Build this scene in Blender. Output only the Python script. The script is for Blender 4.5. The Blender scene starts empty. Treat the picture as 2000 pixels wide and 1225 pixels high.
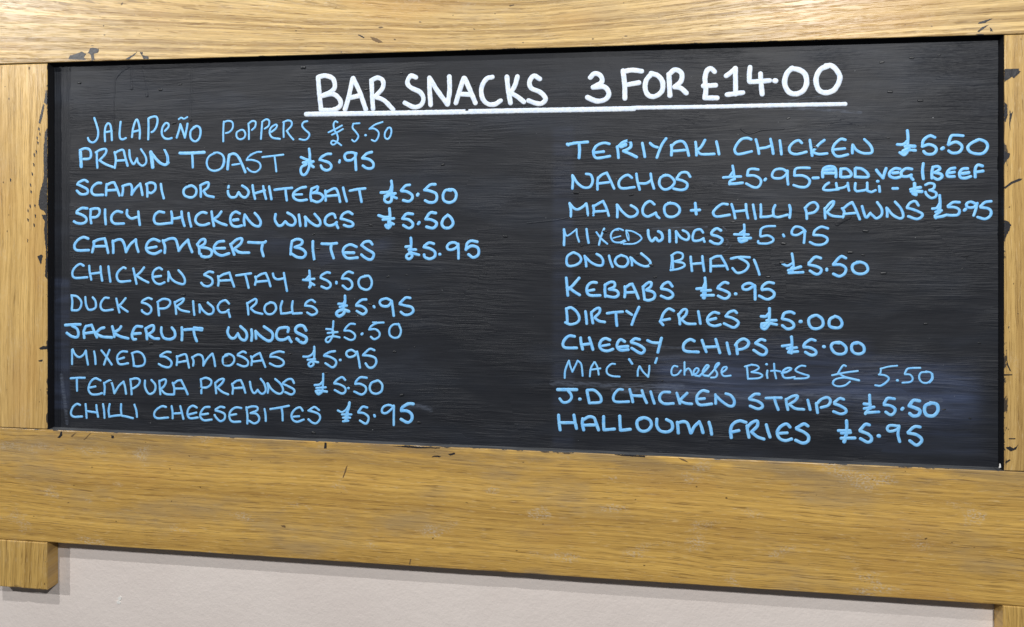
import bpy, math, random
from mathutils import noise, Vector
random.seed(7)
S = bpy.context.scene
COL = S.collection

# ---------------------------------------------------------------- camera
# metres: X along the board, Z up from lens height, the frame's front face is the plane Y = 0,
# the camera stands at Y = -D and looks slightly to the left; level, so verticals stay vertical.
D, F, CX, CY = 1.10, 1444.0, 1000.0, 413.0
YAW = math.radians(7.66)
cd = bpy.data.cameras.new('camera')
cd.sensor_width = 36; cd.lens = 36 * F / 2000; cd.shift_y = (CY - 612.5) / 2000
cd.clip_start = .05; cd.clip_end = 50
cam = bpy.data.objects.new('camera', cd); COL.objects.link(cam)
cam.location = (0, -D, 0); cam.rotation_euler = (math.pi/2, 0, YAW)
S.camera = cam

# ---------------------------------------------------------------- room light, lamps, exposure
w = bpy.data.worlds.new('World'); S.world = w; w.use_nodes = True
w.node_tree.nodes['Background'].inputs[0].default_value = (.92, .95, 1.0, 1)
w.node_tree.nodes['Background'].inputs[1].default_value = .06
S.view_settings.view_transform = 'Standard'; S.view_settings.look = 'None'
S.view_settings.gamma = 1; S.view_settings.exposure = 0
def lamp(x, y, z, power, col=(1, .985, .965), r=.022):
    l = bpy.data.lights.new('ceiling_lamp', 'POINT'); l.energy = power; l.color = col; l.shadow_soft_size = r
    o = bpy.data.objects.new('ceiling_lamp', l); o.location = (x, y, z); COL.objects.link(o)
LP = 1.90
lamp(.66, -1.66, .86, 62*LP)
lamp(-1.05, -1.35, 1.45, 50*LP)
lamp(-2.5, -1.75, .85, 56*LP)

def P(px, py, y=0.0):
    """where the line of sight through a point of the photograph meets the plane Y = y"""
    u = (px - CX) / F; v = (CY - py) / F
    t = (y + D) / (math.cos(YAW) + u*math.sin(YAW))
    return (t*(u*math.cos(YAW) - math.sin(YAW)), t*v)

YP, YW = .0152, .0250           # painted panel and wall behind the frame's face
XL, XR = P(92, 480)[0], P(1962, 480)[0]            # opening
ZT = P(1000, 95.5)[1]; ZB = P(1000, 879)[1]        # opening top and bottom
ZR = P(1000, 1119)[1]                              # underside of lower rail
ZLS = P(40, 1149)[1]                               # end of left stile
YF = -.0004

# ---------------------------------------------------------------- node helpers
class NT:
    def __init__(s, name):
        m = bpy.data.materials.new(name); m.use_nodes = True; s.m = m; s.t = m.node_tree; s.n = s.t.nodes
        s.b = s.n['Principled BSDF']; s.co = s.n.new('ShaderNodeTexCoord').outputs['Object']
        sp = s.n.new('ShaderNodeSeparateXYZ'); s.t.links.new(s.co, sp.inputs[0]); s.x, s.y, s.z = sp.outputs
    def put(s, sock, v):
        if isinstance(v, (int, float)): sock.default_value = v
        elif isinstance(v, tuple): sock.default_value = v if len(v) == len(sock.default_value) else v + (1,)
        else: s.t.links.new(v, sock)
    def M(s, op, a, b=0.0, c=0.0, clamp=False):
        n = s.n.new('ShaderNodeMath'); n.operation = op; n.use_clamp = clamp
        for i, v in enumerate((a, b, c)): s.put(n.inputs[i], v)
        return n.outputs[0]
    def xyz(s, x, y, z):
        n = s.n.new('ShaderNodeCombineXYZ')
        for i, v in enumerate((x, y, z)): s.put(n.inputs[i], v)
        return n.outputs[0]
    def noise(s, vec, scale=1.0, detail=2.0, rough=.5, dist=0.0):
        n = s.n.new('ShaderNodeTexNoise'); s.put(n.inputs['Vector'], vec)
        n.inputs['Scale'].default_value = scale; n.inputs['Detail'].default_value = detail
        n.inputs['Roughness'].default_value = rough; n.inputs['Distortion'].default_value = dist
        return n.outputs[0]
    def step(s, v, a, b, to0=0.0, to1=1.0):
        n = s.n.new('ShaderNodeMapRange'); n.interpolation_type = 'SMOOTHSTEP'
        s.put(n.inputs[0], v); s.put(n.inputs[1], a); s.put(n.inputs[2], b); s.put(n.inputs[3], to0); s.put(n.inputs[4], to1)
        return n.outputs[0]
    def mix(s, f, a, b, mode='MIX'):
        n = s.n.new('ShaderNodeMix'); n.data_type = 'RGBA'; n.blend_type = mode
        s.put(n.inputs[0], f); s.put(n.inputs[6], a); s.put(n.inputs[7], b)
        return n.outputs[2]
    def bump(s, h, dist, strength=1.0, prev=None):
        n = s.n.new('ShaderNodeBump'); s.put(n.inputs['Height'], h); n.inputs['Distance'].default_value = dist
        s.put(n.inputs['Strength'], strength)
        if prev is not None: s.t.links.new(prev, n.inputs['Normal'])
        return n.outputs[0]
    def out(s, col, rough, normal=None, spec=.5):
        s.put(s.b.inputs['Base Color'], col); s.put(s.b.inputs['Roughness'], rough)
        s.put(s.b.inputs['Specular IOR Level'], spec)
        if normal is not None: s.t.links.new(normal, s.b.inputs['Normal'])
        return s.m

# ---------------------------------------------------------------- materials
def oak(name, vertical=False, light=(.62, .43, .185), dark=(.36, .215, .075), cath=None, seed=0.0, slope=0.0,
        edge=None, edges_k=60.0, scuff=.35, grey=.35, pore=.75, warp=.030, grime=0.0):
    k = NT(name)
    g, c = (k.z, k.x) if vertical else (k.x, k.z)
    c = k.M('SUBTRACT', c, k.M('MULTIPLY', g, slope))
    lo = k.noise(k.xyz(k.M('MULTIPLY', g, 3.2), k.M('MULTIPLY', c, 9), seed), 1, 2)
    c1 = k.M('ADD', c, k.M('MULTIPLY', k.M('SUBTRACT', lo, .5), warp))
    md = k.noise(k.xyz(k.M('MULTIPLY', g, 22), k.M('MULTIPLY', c, 60), seed + 3), 1, 2)
    c1 = k.M('ADD', c1, k.M('MULTIPLY', k.M('SUBTRACT', md, .5), .0026))
    if cath:
        g0, c0, ratio = cath
        dg = k.M('ABSOLUTE', k.M('SUBTRACT', g, g0))
        dg = k.M('MULTIPLY', k.M('DIVIDE', dg, k.M('ADD', 1.0, k.M('MULTIPLY', dg, 1.64))), ratio); dc = k.M('SUBTRACT', c1, c0)
        r = k.M('SQRT', k.M('ADD', k.M('ADD', k.M('MULTIPLY', dg, dg), k.M('MULTIPLY', dc, dc)), .00002))
    else:
        r = c1
    # growth rings: irregular bands of the across-grain distance
    n1 = k.n.new('ShaderNodeTexNoise'); n1.noise_dimensions = '1D'; k.put(n1.inputs['W'], k.M('ADD', r, seed*3.1))
    n1.inputs['Scale'].default_value = 175; n1.inputs['Detail'].default_value = 2.5
    ring = k.step(n1.outputs[0], .36, .66)
    n2 = k.n.new('ShaderNodeTexNoise'); n2.noise_dimensions = '1D'; k.put(n2.inputs['W'], k.M('ADD', r, seed*1.7 + 9))
    n2.inputs['Scale'].default_value = 95 if cath else 34; n2.inputs['Detail'].default_value = 2
    col = k.mix(k.M('MULTIPLY', ring, .60 if cath else .42), light, dark)
    col = k.mix(k.step(n2.outputs[0], .42, .62, 0, .62 if cath else .38), col, tuple(v*.78 for v in dark))
    # pores: short dark dashes that run with the grain and crowd in the rings
    p1 = k.noise(k.xyz(k.M('MULTIPLY', g, 24), k.M('MULTIPLY', r, 560), seed + 5), 1, 2, .6)
    p2 = k.noise(k.xyz(k.M('MULTIPLY', g, 24), k.M('MULTIPLY', r, 1350), seed + 8), 1, 2, .6)
    th = k.M('SUBTRACT', .60, k.M('MULTIPLY', ring, .07))
    m1 = k.step(p1, th, k.M('ADD', th, .10)); m2 = k.step(p2, .50, .66)
    pr = k.M('ADD', k.M('MULTIPLY', m1, pore), k.M('MULTIPLY', m2, .42), clamp=True)
    col = k.mix(k.M('MULTIPLY', pr, .74), col, (.16, .085, .026))
    fb = k.noise(k.xyz(k.M('MULTIPLY', g, 10), k.M('MULTIPLY', r, 1150), seed + 70), 1, 4, .72)
    col = k.mix(k.step(fb, .50, .66, 0, .55), col, tuple(v*.92 for v in dark))
    col = k.mix(k.step(fb, .34, .46, .45, 0), col, tuple(min(1, v*1.22) for v in light))
    # pale flecks of figure, dull handled patches, scuffs
    fl = k.noise(k.xyz(k.M('MULTIPLY', g, 60), k.M('MULTIPLY', r, 420), seed + 12), 1, 2)
    col = k.mix(k.step(fl, .60, .74, 0, .40), col, (.74, .56, .30))
    bl = k.noise(k.xyz(k.M('MULTIPLY', g, 5), k.M('MULTIPLY', c, 13), seed + 21), 1, 4, .6)
    col = k.mix(k.step(bl, .50, .72, 0, grey), col, (.30, .24, .165))
    bl2 = k.noise(k.xyz(k.M('MULTIPLY', g, 4), k.M('MULTIPLY', c, 10), seed + 33), 1, 3)
    col = k.mix(k.step(bl2, .52, .70, 0, .34), col, (.50, .27, .075))
    sa = k.noise(k.xyz(k.M('MULTIPLY', g, 13), k.M('MULTIPLY', c, 26), seed + 40), 1, 3)
    sb = k.noise(k.xyz(k.M('MULTIPLY', g, 260), k.M('MULTIPLY', c, 420), seed + 41), 1, 3, .7)
    sc = k.M('MULTIPLY', k.step(sa, .58, .68), k.step(sb, .44, .66))
    col = k.mix(k.M('MULTIPLY', sc, scuff), col, (.62, .58, .50))
    if grime:
        gd = k.M('ABSOLUTE', k.M('SUBTRACT', k.z, edge[0]))
        gn = k.noise(k.xyz(k.M('MULTIPLY', g, 9), k.M('MULTIPLY', c, 40), seed + 80), 1, 4, .6)
        gm = k.M('MULTIPLY', k.step(gd, .0, .055, 1, 0), k.step(gn, .36, .62))
        col = k.mix(k.M('MULTIPLY', gm, grime), col, (.20, .155, .105))
    # tiny knocks and dots
    dt = k.noise(k.xyz(k.M('MULTIPLY', g, 95), k.M('MULTIPLY', c, 150), seed + 50), 1, 1)
    col = k.mix(k.step(dt, .765, .80, 0, .8), col, (.05, .032, .02))
    if edge:
        # black board paint that crept over the arris of the opening
        e = None
        for ec in edge:
            d = k.M('ABSOLUTE', k.M('SUBTRACT', k.x if vertical else k.z, ec))
            e = d if e is None else k.M('MINIMUM', e, d)
        na = k.noise(k.xyz(k.M('MULTIPLY', g, 28), k.M('MULTIPLY', c, 90), seed + 60), 1, 5, .68)
        lim = k.M('ADD', .54, k.M('MULTIPLY', e, edges_k))
        col = k.mix(k.step(k.M('SUBTRACT', na, lim), 0, .035, 0, .9), col, (.030, .030, .033))
    h = k.M('ADD', k.M('MULTIPLY', pr, -1.0), k.M('MULTIPLY', fl, .5))
    nb = k.bump(h, .00022, .8)
    nb = k.bump(k.noise(k.co, 38, 3), .0012, .22, nb)
    rg = k.M('ADD', .24, k.M('MULTIPLY', bl, .22))
    return k.out(col, rg, nb, .45)

def board_paint(name, streaks=True):
    k = NT(name)
    edgez = k.M('ADD', k.step(k.x, P(134, 480, YP)[0], P(139, 480, YP)[0], 1, 0), 0.0)
    base = (.0098, .0118, .0170)
    wob = k.M('MULTIPLY', k.M('SUBTRACT', k.noise(k.xyz(k.M('MULTIPLY', k.x, 4.5), 0.0, k.M('MULTIPLY', k.z, 11)), 1, 3), .5), .020)
    vo = k.n.new('ShaderNodeTexVoronoi'); k.put(vo.inputs['Vector'], k.xyz(k.M('ADD', k.M('MULTIPLY', k.x, 4.2), k.M('MULTIPLY', wob, 14)), 0.0, k.M('MULTIPLY', k.z, 9)))
    vo.inputs['Scale'].default_value = 1
    vs = k.n.new('ShaderNodeSeparateXYZ'); k.t.links.new(vo.outputs['Color'], vs.inputs[0])
    zz = k.M('ADD', k.M('ADD', k.z, wob), k.M('MULTIPLY', k.M('SUBTRACT', vs.outputs[1], .5), k.M('MULTIPLY', k.x, .05)))
    b1 = k.noise(k.xyz(k.M('MULTIPLY', k.x, 9), k.M('MULTIPLY', vs.outputs[0], 9.0), k.M('MULTIPLY', zz, 200)), 1, 4, .66)
    b2 = k.noise(k.xyz(k.M('MULTIPLY', k.x, 26), 4.0, k.M('MULTIPLY', zz, 700)), 1, 2, .6)
    bv = k.noise(k.xyz(k.M('MULTIPLY', k.x, 420), 0.0, k.M('MULTIPLY', k.z, 7)), 1, 3, .6)
    amp = k.step(k.noise(k.xyz(k.M('MULTIPLY', k.x, 7), 2.0, k.M('MULTIPLY', k.z, 16)), 1, 2), .36, .66, .15, 1.15)
    h = k.M('ADD', k.M('MULTIPLY', b1, 1.0), k.M('MULTIPLY', b2, .35))
    h = k.M('MULTIPLY', h, amp)
    mx = k.n.new('ShaderNodeMix'); mx.data_type = 'FLOAT'; k.put(mx.inputs[0], edgez); k.put(mx.inputs[2], h); k.put(mx.inputs[3], bv)
    h = mx.outputs[0]
    col = k.mix(k.step(b1, .45, .75, 0, .40), base, (.022, .025, .033))
    gp = k.noise(k.xyz(k.M('MULTIPLY', k.x, 4), 7.0, k.M('MULTIPLY', k.z, 13)), 1, 4, .6)
    col = k.mix(k.step(gp, .46, .70, 0, .5), col, (.024, .031, .046))
    # rubbed-out chalk ink: faint blue haze in the lower part of the right list and at the left margin
    def patch(x0, x1, y0, y1, soft, amt):
        ax, bx = P(x0, 700, YP)[0], P(x1, 700, YP)[0]; az, bz = P(1300, y1, YP)[1], P(1300, y0, YP)[1]
        m = k.M('MULTIPLY', k.step(k.x, ax - soft, ax + soft), k.step(k.x, bx - soft, bx + soft, 1, 0))
        m = k.M('MULTIPLY', m, k.M('MULTIPLY', k.step(zz, az - soft, az + soft), k.step(zz, bz - soft, bz + soft, 1, 0)))
        return k.M('MULTIPLY', m, amt)
    st = k.step(k.noise(k.xyz(k.M('MULTIPLY', k.x, 5), 11.0, k.M('MULTIPLY', zz, 60)), 1, 4, .65), .36, .68)
    for a in ((1280, 1900, 700, 790, .018, .62), (106, 136, 580, 836, .004, .32), (1380, 1700, 655, 690, .012, .28),
              (520, 760, 470, 510, .015, .20), (1080, 1120, 250, 880, .006, .16), (1660, 1920, 690, 860, .02, .25)):
        col = k.mix(k.M('MULTIPLY', patch(*a), k.M('ADD', st, .25)), col, (.052, .072, .135))
    # chalk dust specks
    dt = k.noise(k.xyz(k.M('MULTIPLY', k.x, 210), 0.0, k.M('MULTIPLY', k.z, 260)), 1, 1)
    col = k.mix(k.step(dt, .80, .83, 0, .55), col, (.42, .44, .46))
    nb = k.bump(h, .0019, .85)
    nb = k.bump(k.noise(k.co, 55, 3), .0016, .20, nb)
    return k.out(col, k.M('ADD', .47, k.M('MULTIPLY', b1, .16)), nb, .42)

def reveal_paint(name):
    k = NT(name)
    n = k.noise(k.xyz(k.M('MULTIPLY', k.x, 90), k.M('MULTIPLY', k.y, 200), k.M('MULTIPLY', k.z, 90)), 1, 5, .7)
    col = k.mix(k.step(n, .665, .70, 0, .55), (.012, .012, .014), (.17, .14, .08))
    return k.out(col, .42, k.bump(n, .0008, .5), .5)

def lit_ledge_paint(name):
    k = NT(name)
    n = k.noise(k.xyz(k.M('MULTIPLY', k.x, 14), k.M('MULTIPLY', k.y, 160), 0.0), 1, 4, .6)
    col = k.mix(k.step(n, .38, .64), (.060, .064, .072), (.135, .142, .152))  # black paint greyed: light falling on the ledge is put into the colour
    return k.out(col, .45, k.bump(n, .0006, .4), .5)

def ink(name, a, b, c):
    """marker paint: streaks along the stroke, thin at the rim"""
    k = NT(name)
    uv = k.n.new('ShaderNodeUVMap').outputs[0]
    sp = k.n.new('ShaderNodeSeparateXYZ'); k.t.links.new(uv, sp.inputs[0]); u, v = sp.outputs[0], sp.outputs[1]
    rim = k.step(k.M('ABSOLUTE', k.M('SUBTRACT', u, .5)), .37, .5)
    s1 = k.noise(k.xyz(k.M('MULTIPLY', u, 6), k.M('MULTIPLY', v, 40), 0.0), 1, 3, .6)
    s2 = k.noise(k.xyz(k.M('MULTIPLY', k.x, 60), 0.0, k.M('MULTIPLY', k.z, 60)), 1, 3, .6)
    col = k.mix(k.step(s2, .38, .66), a, b)
    col = k.mix(k.step(s1, .44, .66, 0, .75), col, c)
    col = k.mix(k.M('MULTIPLY', rim, .55), col, tuple(x*.36 for x in a))
    s3 = k.noise(k.xyz(k.M('MULTIPLY', u, 2.5), k.M('MULTIPLY', v, 7), 3.0), 1, 3, .6)
    col = k.mix(k.step(s3, .44, .62, 0, .55), col, c)
    col = k.mix(k.step(s3, .30, .42, .38, 0), col, tuple(x*.55 for x in a))
    grit = k.noise(k.xyz(k.M('MULTIPLY', k.x, 160), 0.0, k.M('MULTIPLY', k.z, 900)), 1, 3, .6)
    col = k.mix(k.step(grit, .60, .76, 0, .55), col, tuple(x*.45 for x in a))
    return k.out(col, .48, k.bump(s1, .0003, .3), .35)

M = {}
M['top'] = oak('oak_upper_rail', light=(.78, .56, .245), dark=(.33, .195, .065), cath=(P(1000, 0)[0], P(1000, -70)[1], .25), seed=1.3,
               edge=(ZT,), edges_k=42, scuff=.15, grey=.30, warp=.010)
M['bot'] = oak('oak_lower_rail', light=(.74, .468, .124), dark=(.36, .195, .05), seed=4.1, slope=-.018,
               edge=(ZB,), edges_k=48, scuff=.50, grey=.42, pore=.68, warp=.020, grime=.55)
M['stl'] = oak('oak_left_stile', True, light=(.75, .505, .19), dark=(.46, .28, .085), seed=7.7, edge=(XL,), edges_k=26, scuff=.12, grey=.15, pore=.5)
M['ste'] = oak('oak_stile_end', True, light=(.70, .455, .14), dark=(.40, .23, .06), seed=17.7, scuff=.12, grey=.15, pore=.8)
M['str'] = oak('oak_right_stile', True, light=(.64, .43, .155), dark=(.36, .21, .065), seed=9.2, edge=(XR,), edges_k=18, scuff=.15, grey=.2, pore=.6)
M['board'] = board_paint('black_board_paint')
M['reveal'] = reveal_paint('black_painted_reveal')
k = NT('black_paint_splash'); M['ledge'] = lit_ledge_paint('lit_black_paint_ledge'); M['smear'] = k.out((.022, .022, .026), .42, k.bump(k.noise(k.co, 220, 3), .001, .4), .5)
k = NT('bruised_oak'); M['bruise'] = k.out((.17, .105, .045), .6)
k = NT('glossy_black_paint'); M['nib'] = k.out((.020, .022, .026), .36, None, .45)
M['blue'] = ink('light_blue_marker', (.14, .495, 1.0), (.21, .585, 1.0), (.35, .66, .97))
M['white'] = ink('white_marker', (.80, .90, .98), (.90, .95, .97), (.52, .62, .86))
k = NT('dark_joint'); M['gap'] = k.out((.02, .013, .008), .8)
k = NT('plaster_paint')
n = k.noise(k.co, 6, 3); n2 = k.noise(k.co, 55, 4, .6); n3 = k.noise(k.co, 260, 3, .6)
c_ = k.mix(k.step(n, .35, .65), (.80, .722, .680), (.83, .755, .712))
nb = k.bump(n3, .0010, .45); nb = k.bump(n2, .0022, .38, nb); nb = k.bump(n, .003, .2, nb)
M['wall'] = k.out(c_, .55, nb, .3)
k = NT('white_filler'); M['chip'] = k.out((.88, .87, .84), .5)

# ---------------------------------------------------------------- mesh helpers
def mesh_obj(name, verts, faces, mats, parent=None, mi=None, uvs=None, smooth=False, label=None, kind=None):
    me = bpy.data.meshes.new(name); me.from_pydata(verts, [], faces)
    for m in mats: me.materials.append(m)
    if mi: me.polygons.foreach_set('material_index', mi)
    if smooth: me.polygons.foreach_set('use_smooth', [True]*len(me.polygons))
    if uvs:
        ul = me.uv_layers.new(name='UVMap')
        for lp in me.loops: ul.data[lp.index].uv = uvs[lp.vertex_index]
    me.update()
    o = bpy.data.objects.new(name, me); COL.objects.link(o)
    if parent: o.parent = parent
    if label: o['label'] = label
    if kind: o['kind'] = kind
    return o

def plank(name, x0, x1, z0, z1, mat, parent, label, black=(), yb=YW - .0008, chips=(), round_ends=(), bev=.0012, seed=0):
    """a board whose front face is Y = 0: arrises eased and slightly wandering; black = sides painted black
       (L R T B), chips = (side, position, half width, depth) bites out of an arris"""
    step = .006
    def jit(s, t):
        a = noise.noise(Vector((t*45, seed + s*7.3, 0)))*.00045 + noise.noise(Vector((t*210, seed + s*3.1, 5)))*.00022
        for (cs, cp, cw, cdp) in chips:
            if cs == s and abs(t - cp) < cw: a += cdp*(1 - ((t - cp)/cw)**2)*(.75 + .5*noise.noise(Vector((t*900, 0, 0))))
        return a
    def rd(q, t):   # rounded corner pull-in
        return q
    loops = []
    nx = max(3, int((x1 - x0)/step)); nz = max(3, int((z1 - z0)/step))
    ring = []          # (side, x, z, inward dir)
    for i in range(nx): ring.append(('B', x0 + (x1-x0)*i/nx, z0, (0, 1)))
    for i in range(nz): ring.append(('R', x1, z0 + (z1-z0)*i/nz, (-1, 0)))
    for i in range(nx): ring.append(('T', x1 - (x1-x0)*i/nx, z1, (0, -1)))
    for i in range(nz): ring.append(('L', x0, z1 - (z1-z0)*i/nz, (1, 0)))
    sid = {'B': 1, 'R': 2, 'T': 3, 'L': 4}
    verts = []; N = len(ring)
    for lvl in range(4):
        for (s, x, z, d) in ring:
            t = x if s in 'BT' else z
            j = max(0.0, jit(sid[s], t)*1.0 + .0003)
            jj = jit(sid[s], t)
            if lvl == 0: y, off = yb, 0
            elif lvl == 1: y, off = bev*1.0, jj*.2
            elif lvl == 2: y, off = bev*.32, bev*.30 + max(0, jj)*.9
            else: y, off = 0.0, bev + max(0, jj)*1.3
            xx, zz = x, z
            # both coordinates pull in near corners
            xx += d[0]*off; zz += d[1]*off
            xx = min(max(xx, x0 + (off if lvl else 0)), x1 - (off if lvl else 0)); zz = min(max(zz, z0 + (off if lvl else 0)), z1 - (off if lvl else 0))
            for (rs, rr) in round_ends:
                cx = x0 + rr if rs[0] == 'L' else x1 - rr; cz = z0 + rr if rs[1] == 'B' else z1 - rr
                if (xx < cx if rs[0] == 'L' else xx > cx) and (zz < cz if rs[1] == 'B' else zz > cz):
                    v = Vector((xx - cx, zz - cz)); r2 = rr - off
                    if v.length > r2: v = v.normalized()*r2; xx, zz = cx + v.x, cz + v.y
            verts.append((xx, y, zz))
    faces = []; mi = []
    for lvl in range(3):
        for i in range(N):
            j = (i+1) % N
            faces.append((lvl*N+i, (lvl+1)*N+i, (lvl+1)*N+j, lvl*N+j)); mi.append(1 if (ring[i][0] in black and lvl == 0) else 0)
    faces.append(tuple(3*N + i for i in range(N))[::-1]); mi.append(0)
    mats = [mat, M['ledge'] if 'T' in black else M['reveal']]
    o = mesh_obj(name, verts, faces, mats, parent, mi, label=label)
    return o

# ---------------------------------------------------------------- the wall
wv = [(-4, YW, -2.2), (4, YW, -2.2), (4, YW, 2.2), (-4, YW, 2.2), (-4, YW + .1, -2.2), (4, YW + .1, -2.2), (4, YW + .1, 2.2), (-4, YW + .1, 2.2)]
wall = mesh_obj('wall', wv, [(0, 1, 2, 3), (5, 4, 7, 6), (4, 5, 1, 0), (3, 2, 6, 7), (4, 0, 3, 7), (1, 5, 6, 2)], [M['wall']], kind='structure')

# ---------------------------------------------------------------- the menu board
root = bpy.data.objects.new('menu_board', None); COL.objects.link(root)
root['label'] = 'black menu board in a worn oak frame, listing bar snacks in blue and white marker'
root['category'] = 'menu board'
SW = .105            # stile width
HR = ZB - ZR         # rail height
G = .0009            # joint gap
XO0, XO1 = XL - SW, XR + SW
top = plank('rail', XO0 - .0, XO1, ZT, ZT + HR, M['top'], root, 'upper oak rail with a swirling cathedral grain', black='B', seed=1,
            chips=((1, P(1170, 90)[0], .006, .0012), (1, P(640, 104)[0], .008, .0008), (1, P(800, 100)[0], .02, .0006)))
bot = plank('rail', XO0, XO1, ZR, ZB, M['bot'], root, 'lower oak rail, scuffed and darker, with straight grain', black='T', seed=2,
            chips=((1, P(980, 1117)[0], .012, .0024), (1, P(960, 1117)[0], .02, .0012), (3, P(1215, 880)[0], .022, .0016), (3, P(820, 868)[0], .02, .0012), (1, P(1045, 1120)[0], .02, .001)))
stl = plank('stile', XO0 + .0005, XL, ZB + G, ZT - G*1.6, M['stl'], root, 'left oak stile with chipped black paint on its inner edge', black='R', seed=3,
            chips=((2, P(92, 410)[1], .02, .0012), (2, P(92, 760)[1], .045, .0018), (2, P(92, 500)[1], .012, .001)))
strr = plank('stile', XR, XO1 - .0005, ZB + G, ZT - G, M['str'], root, 'right oak stile with black paint splashes', black='L', seed=4,
             chips=((4, P(1962, 110)[1], .02, .0012),))
fl = plank('stile_foot', XO0 + .0005, P(92, 1100)[0], ZLS, ZR - G, M['ste'], root, 'end of the left stile below the rail, its bottom edge split', seed=5,
           chips=((1, P(33, 1148)[0], .0075, .0042), (2, P(92, 1125)[1], .012, .0012), (2, P(92, 1085)[1], .012, .0014)), bev=.0016)
fr = plank('stile_foot', P(1959.5, 1200)[0], XO1 - .0005, ZLS - .004, ZR - G, M['ste'], root, 'end of the right stile below the rail', seed=6, bev=.0014)
# dark backing behind the joints
def box(name, x0, x1, y0, y1, z0, z1, mat, parent, label=None):
    v = [(x0, y0, z0), (x1, y0, z0), (x1, y0, z1), (x0, y0, z1), (x0, y1, z0), (x1, y1, z0), (x1, y1, z1), (x0, y1, z1)]
    f = [(0, 1, 2, 3), (5, 4, 7, 6), (4, 5, 1, 0), (3, 2, 6, 7), (4, 0, 3, 7), (1, 5, 6, 2)]
    return mesh_obj(name, v, f, [mat], parent, label=label)

# the painted panel, a fine sheet with gently uneven surface
PX0, PX1, PZ0, PZ1 = XL - .004, XR + .004, ZB - .004, ZT + .004
nx, nz = 230, 90
pv = []; pf = []
for j in range(nz + 1):
    for i in range(nx + 1):
        x = PX0 + (PX1-PX0)*i/nx; z = PZ0 + (PZ1-PZ0)*j/nz
        y = YP + noise.noise(Vector((x*7, z*16, 0)))*.00016 + noise.noise(Vector((x*28, z*70, 3)))*.00006
        pv.append((x, y, z))
for j in range(nz):
    for i in range(nx):
        a = j*(nx+1) + i; pf.append((a, a+1, a+nx+2, a+nx+1))
b0 = len(pv)
pv += [(PX0, YW - .001, PZ0), (PX1, YW - .001, PZ0), (PX1, YW - .001, PZ1), (PX0, YW - .001, PZ1)]
pf.append((b0, b0+3, b0+2, b0+1))
panel = mesh_obj('board_panel', pv, pf, [M['board']], root, smooth=True, label='black painted panel with horizontal brush marks')

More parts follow.
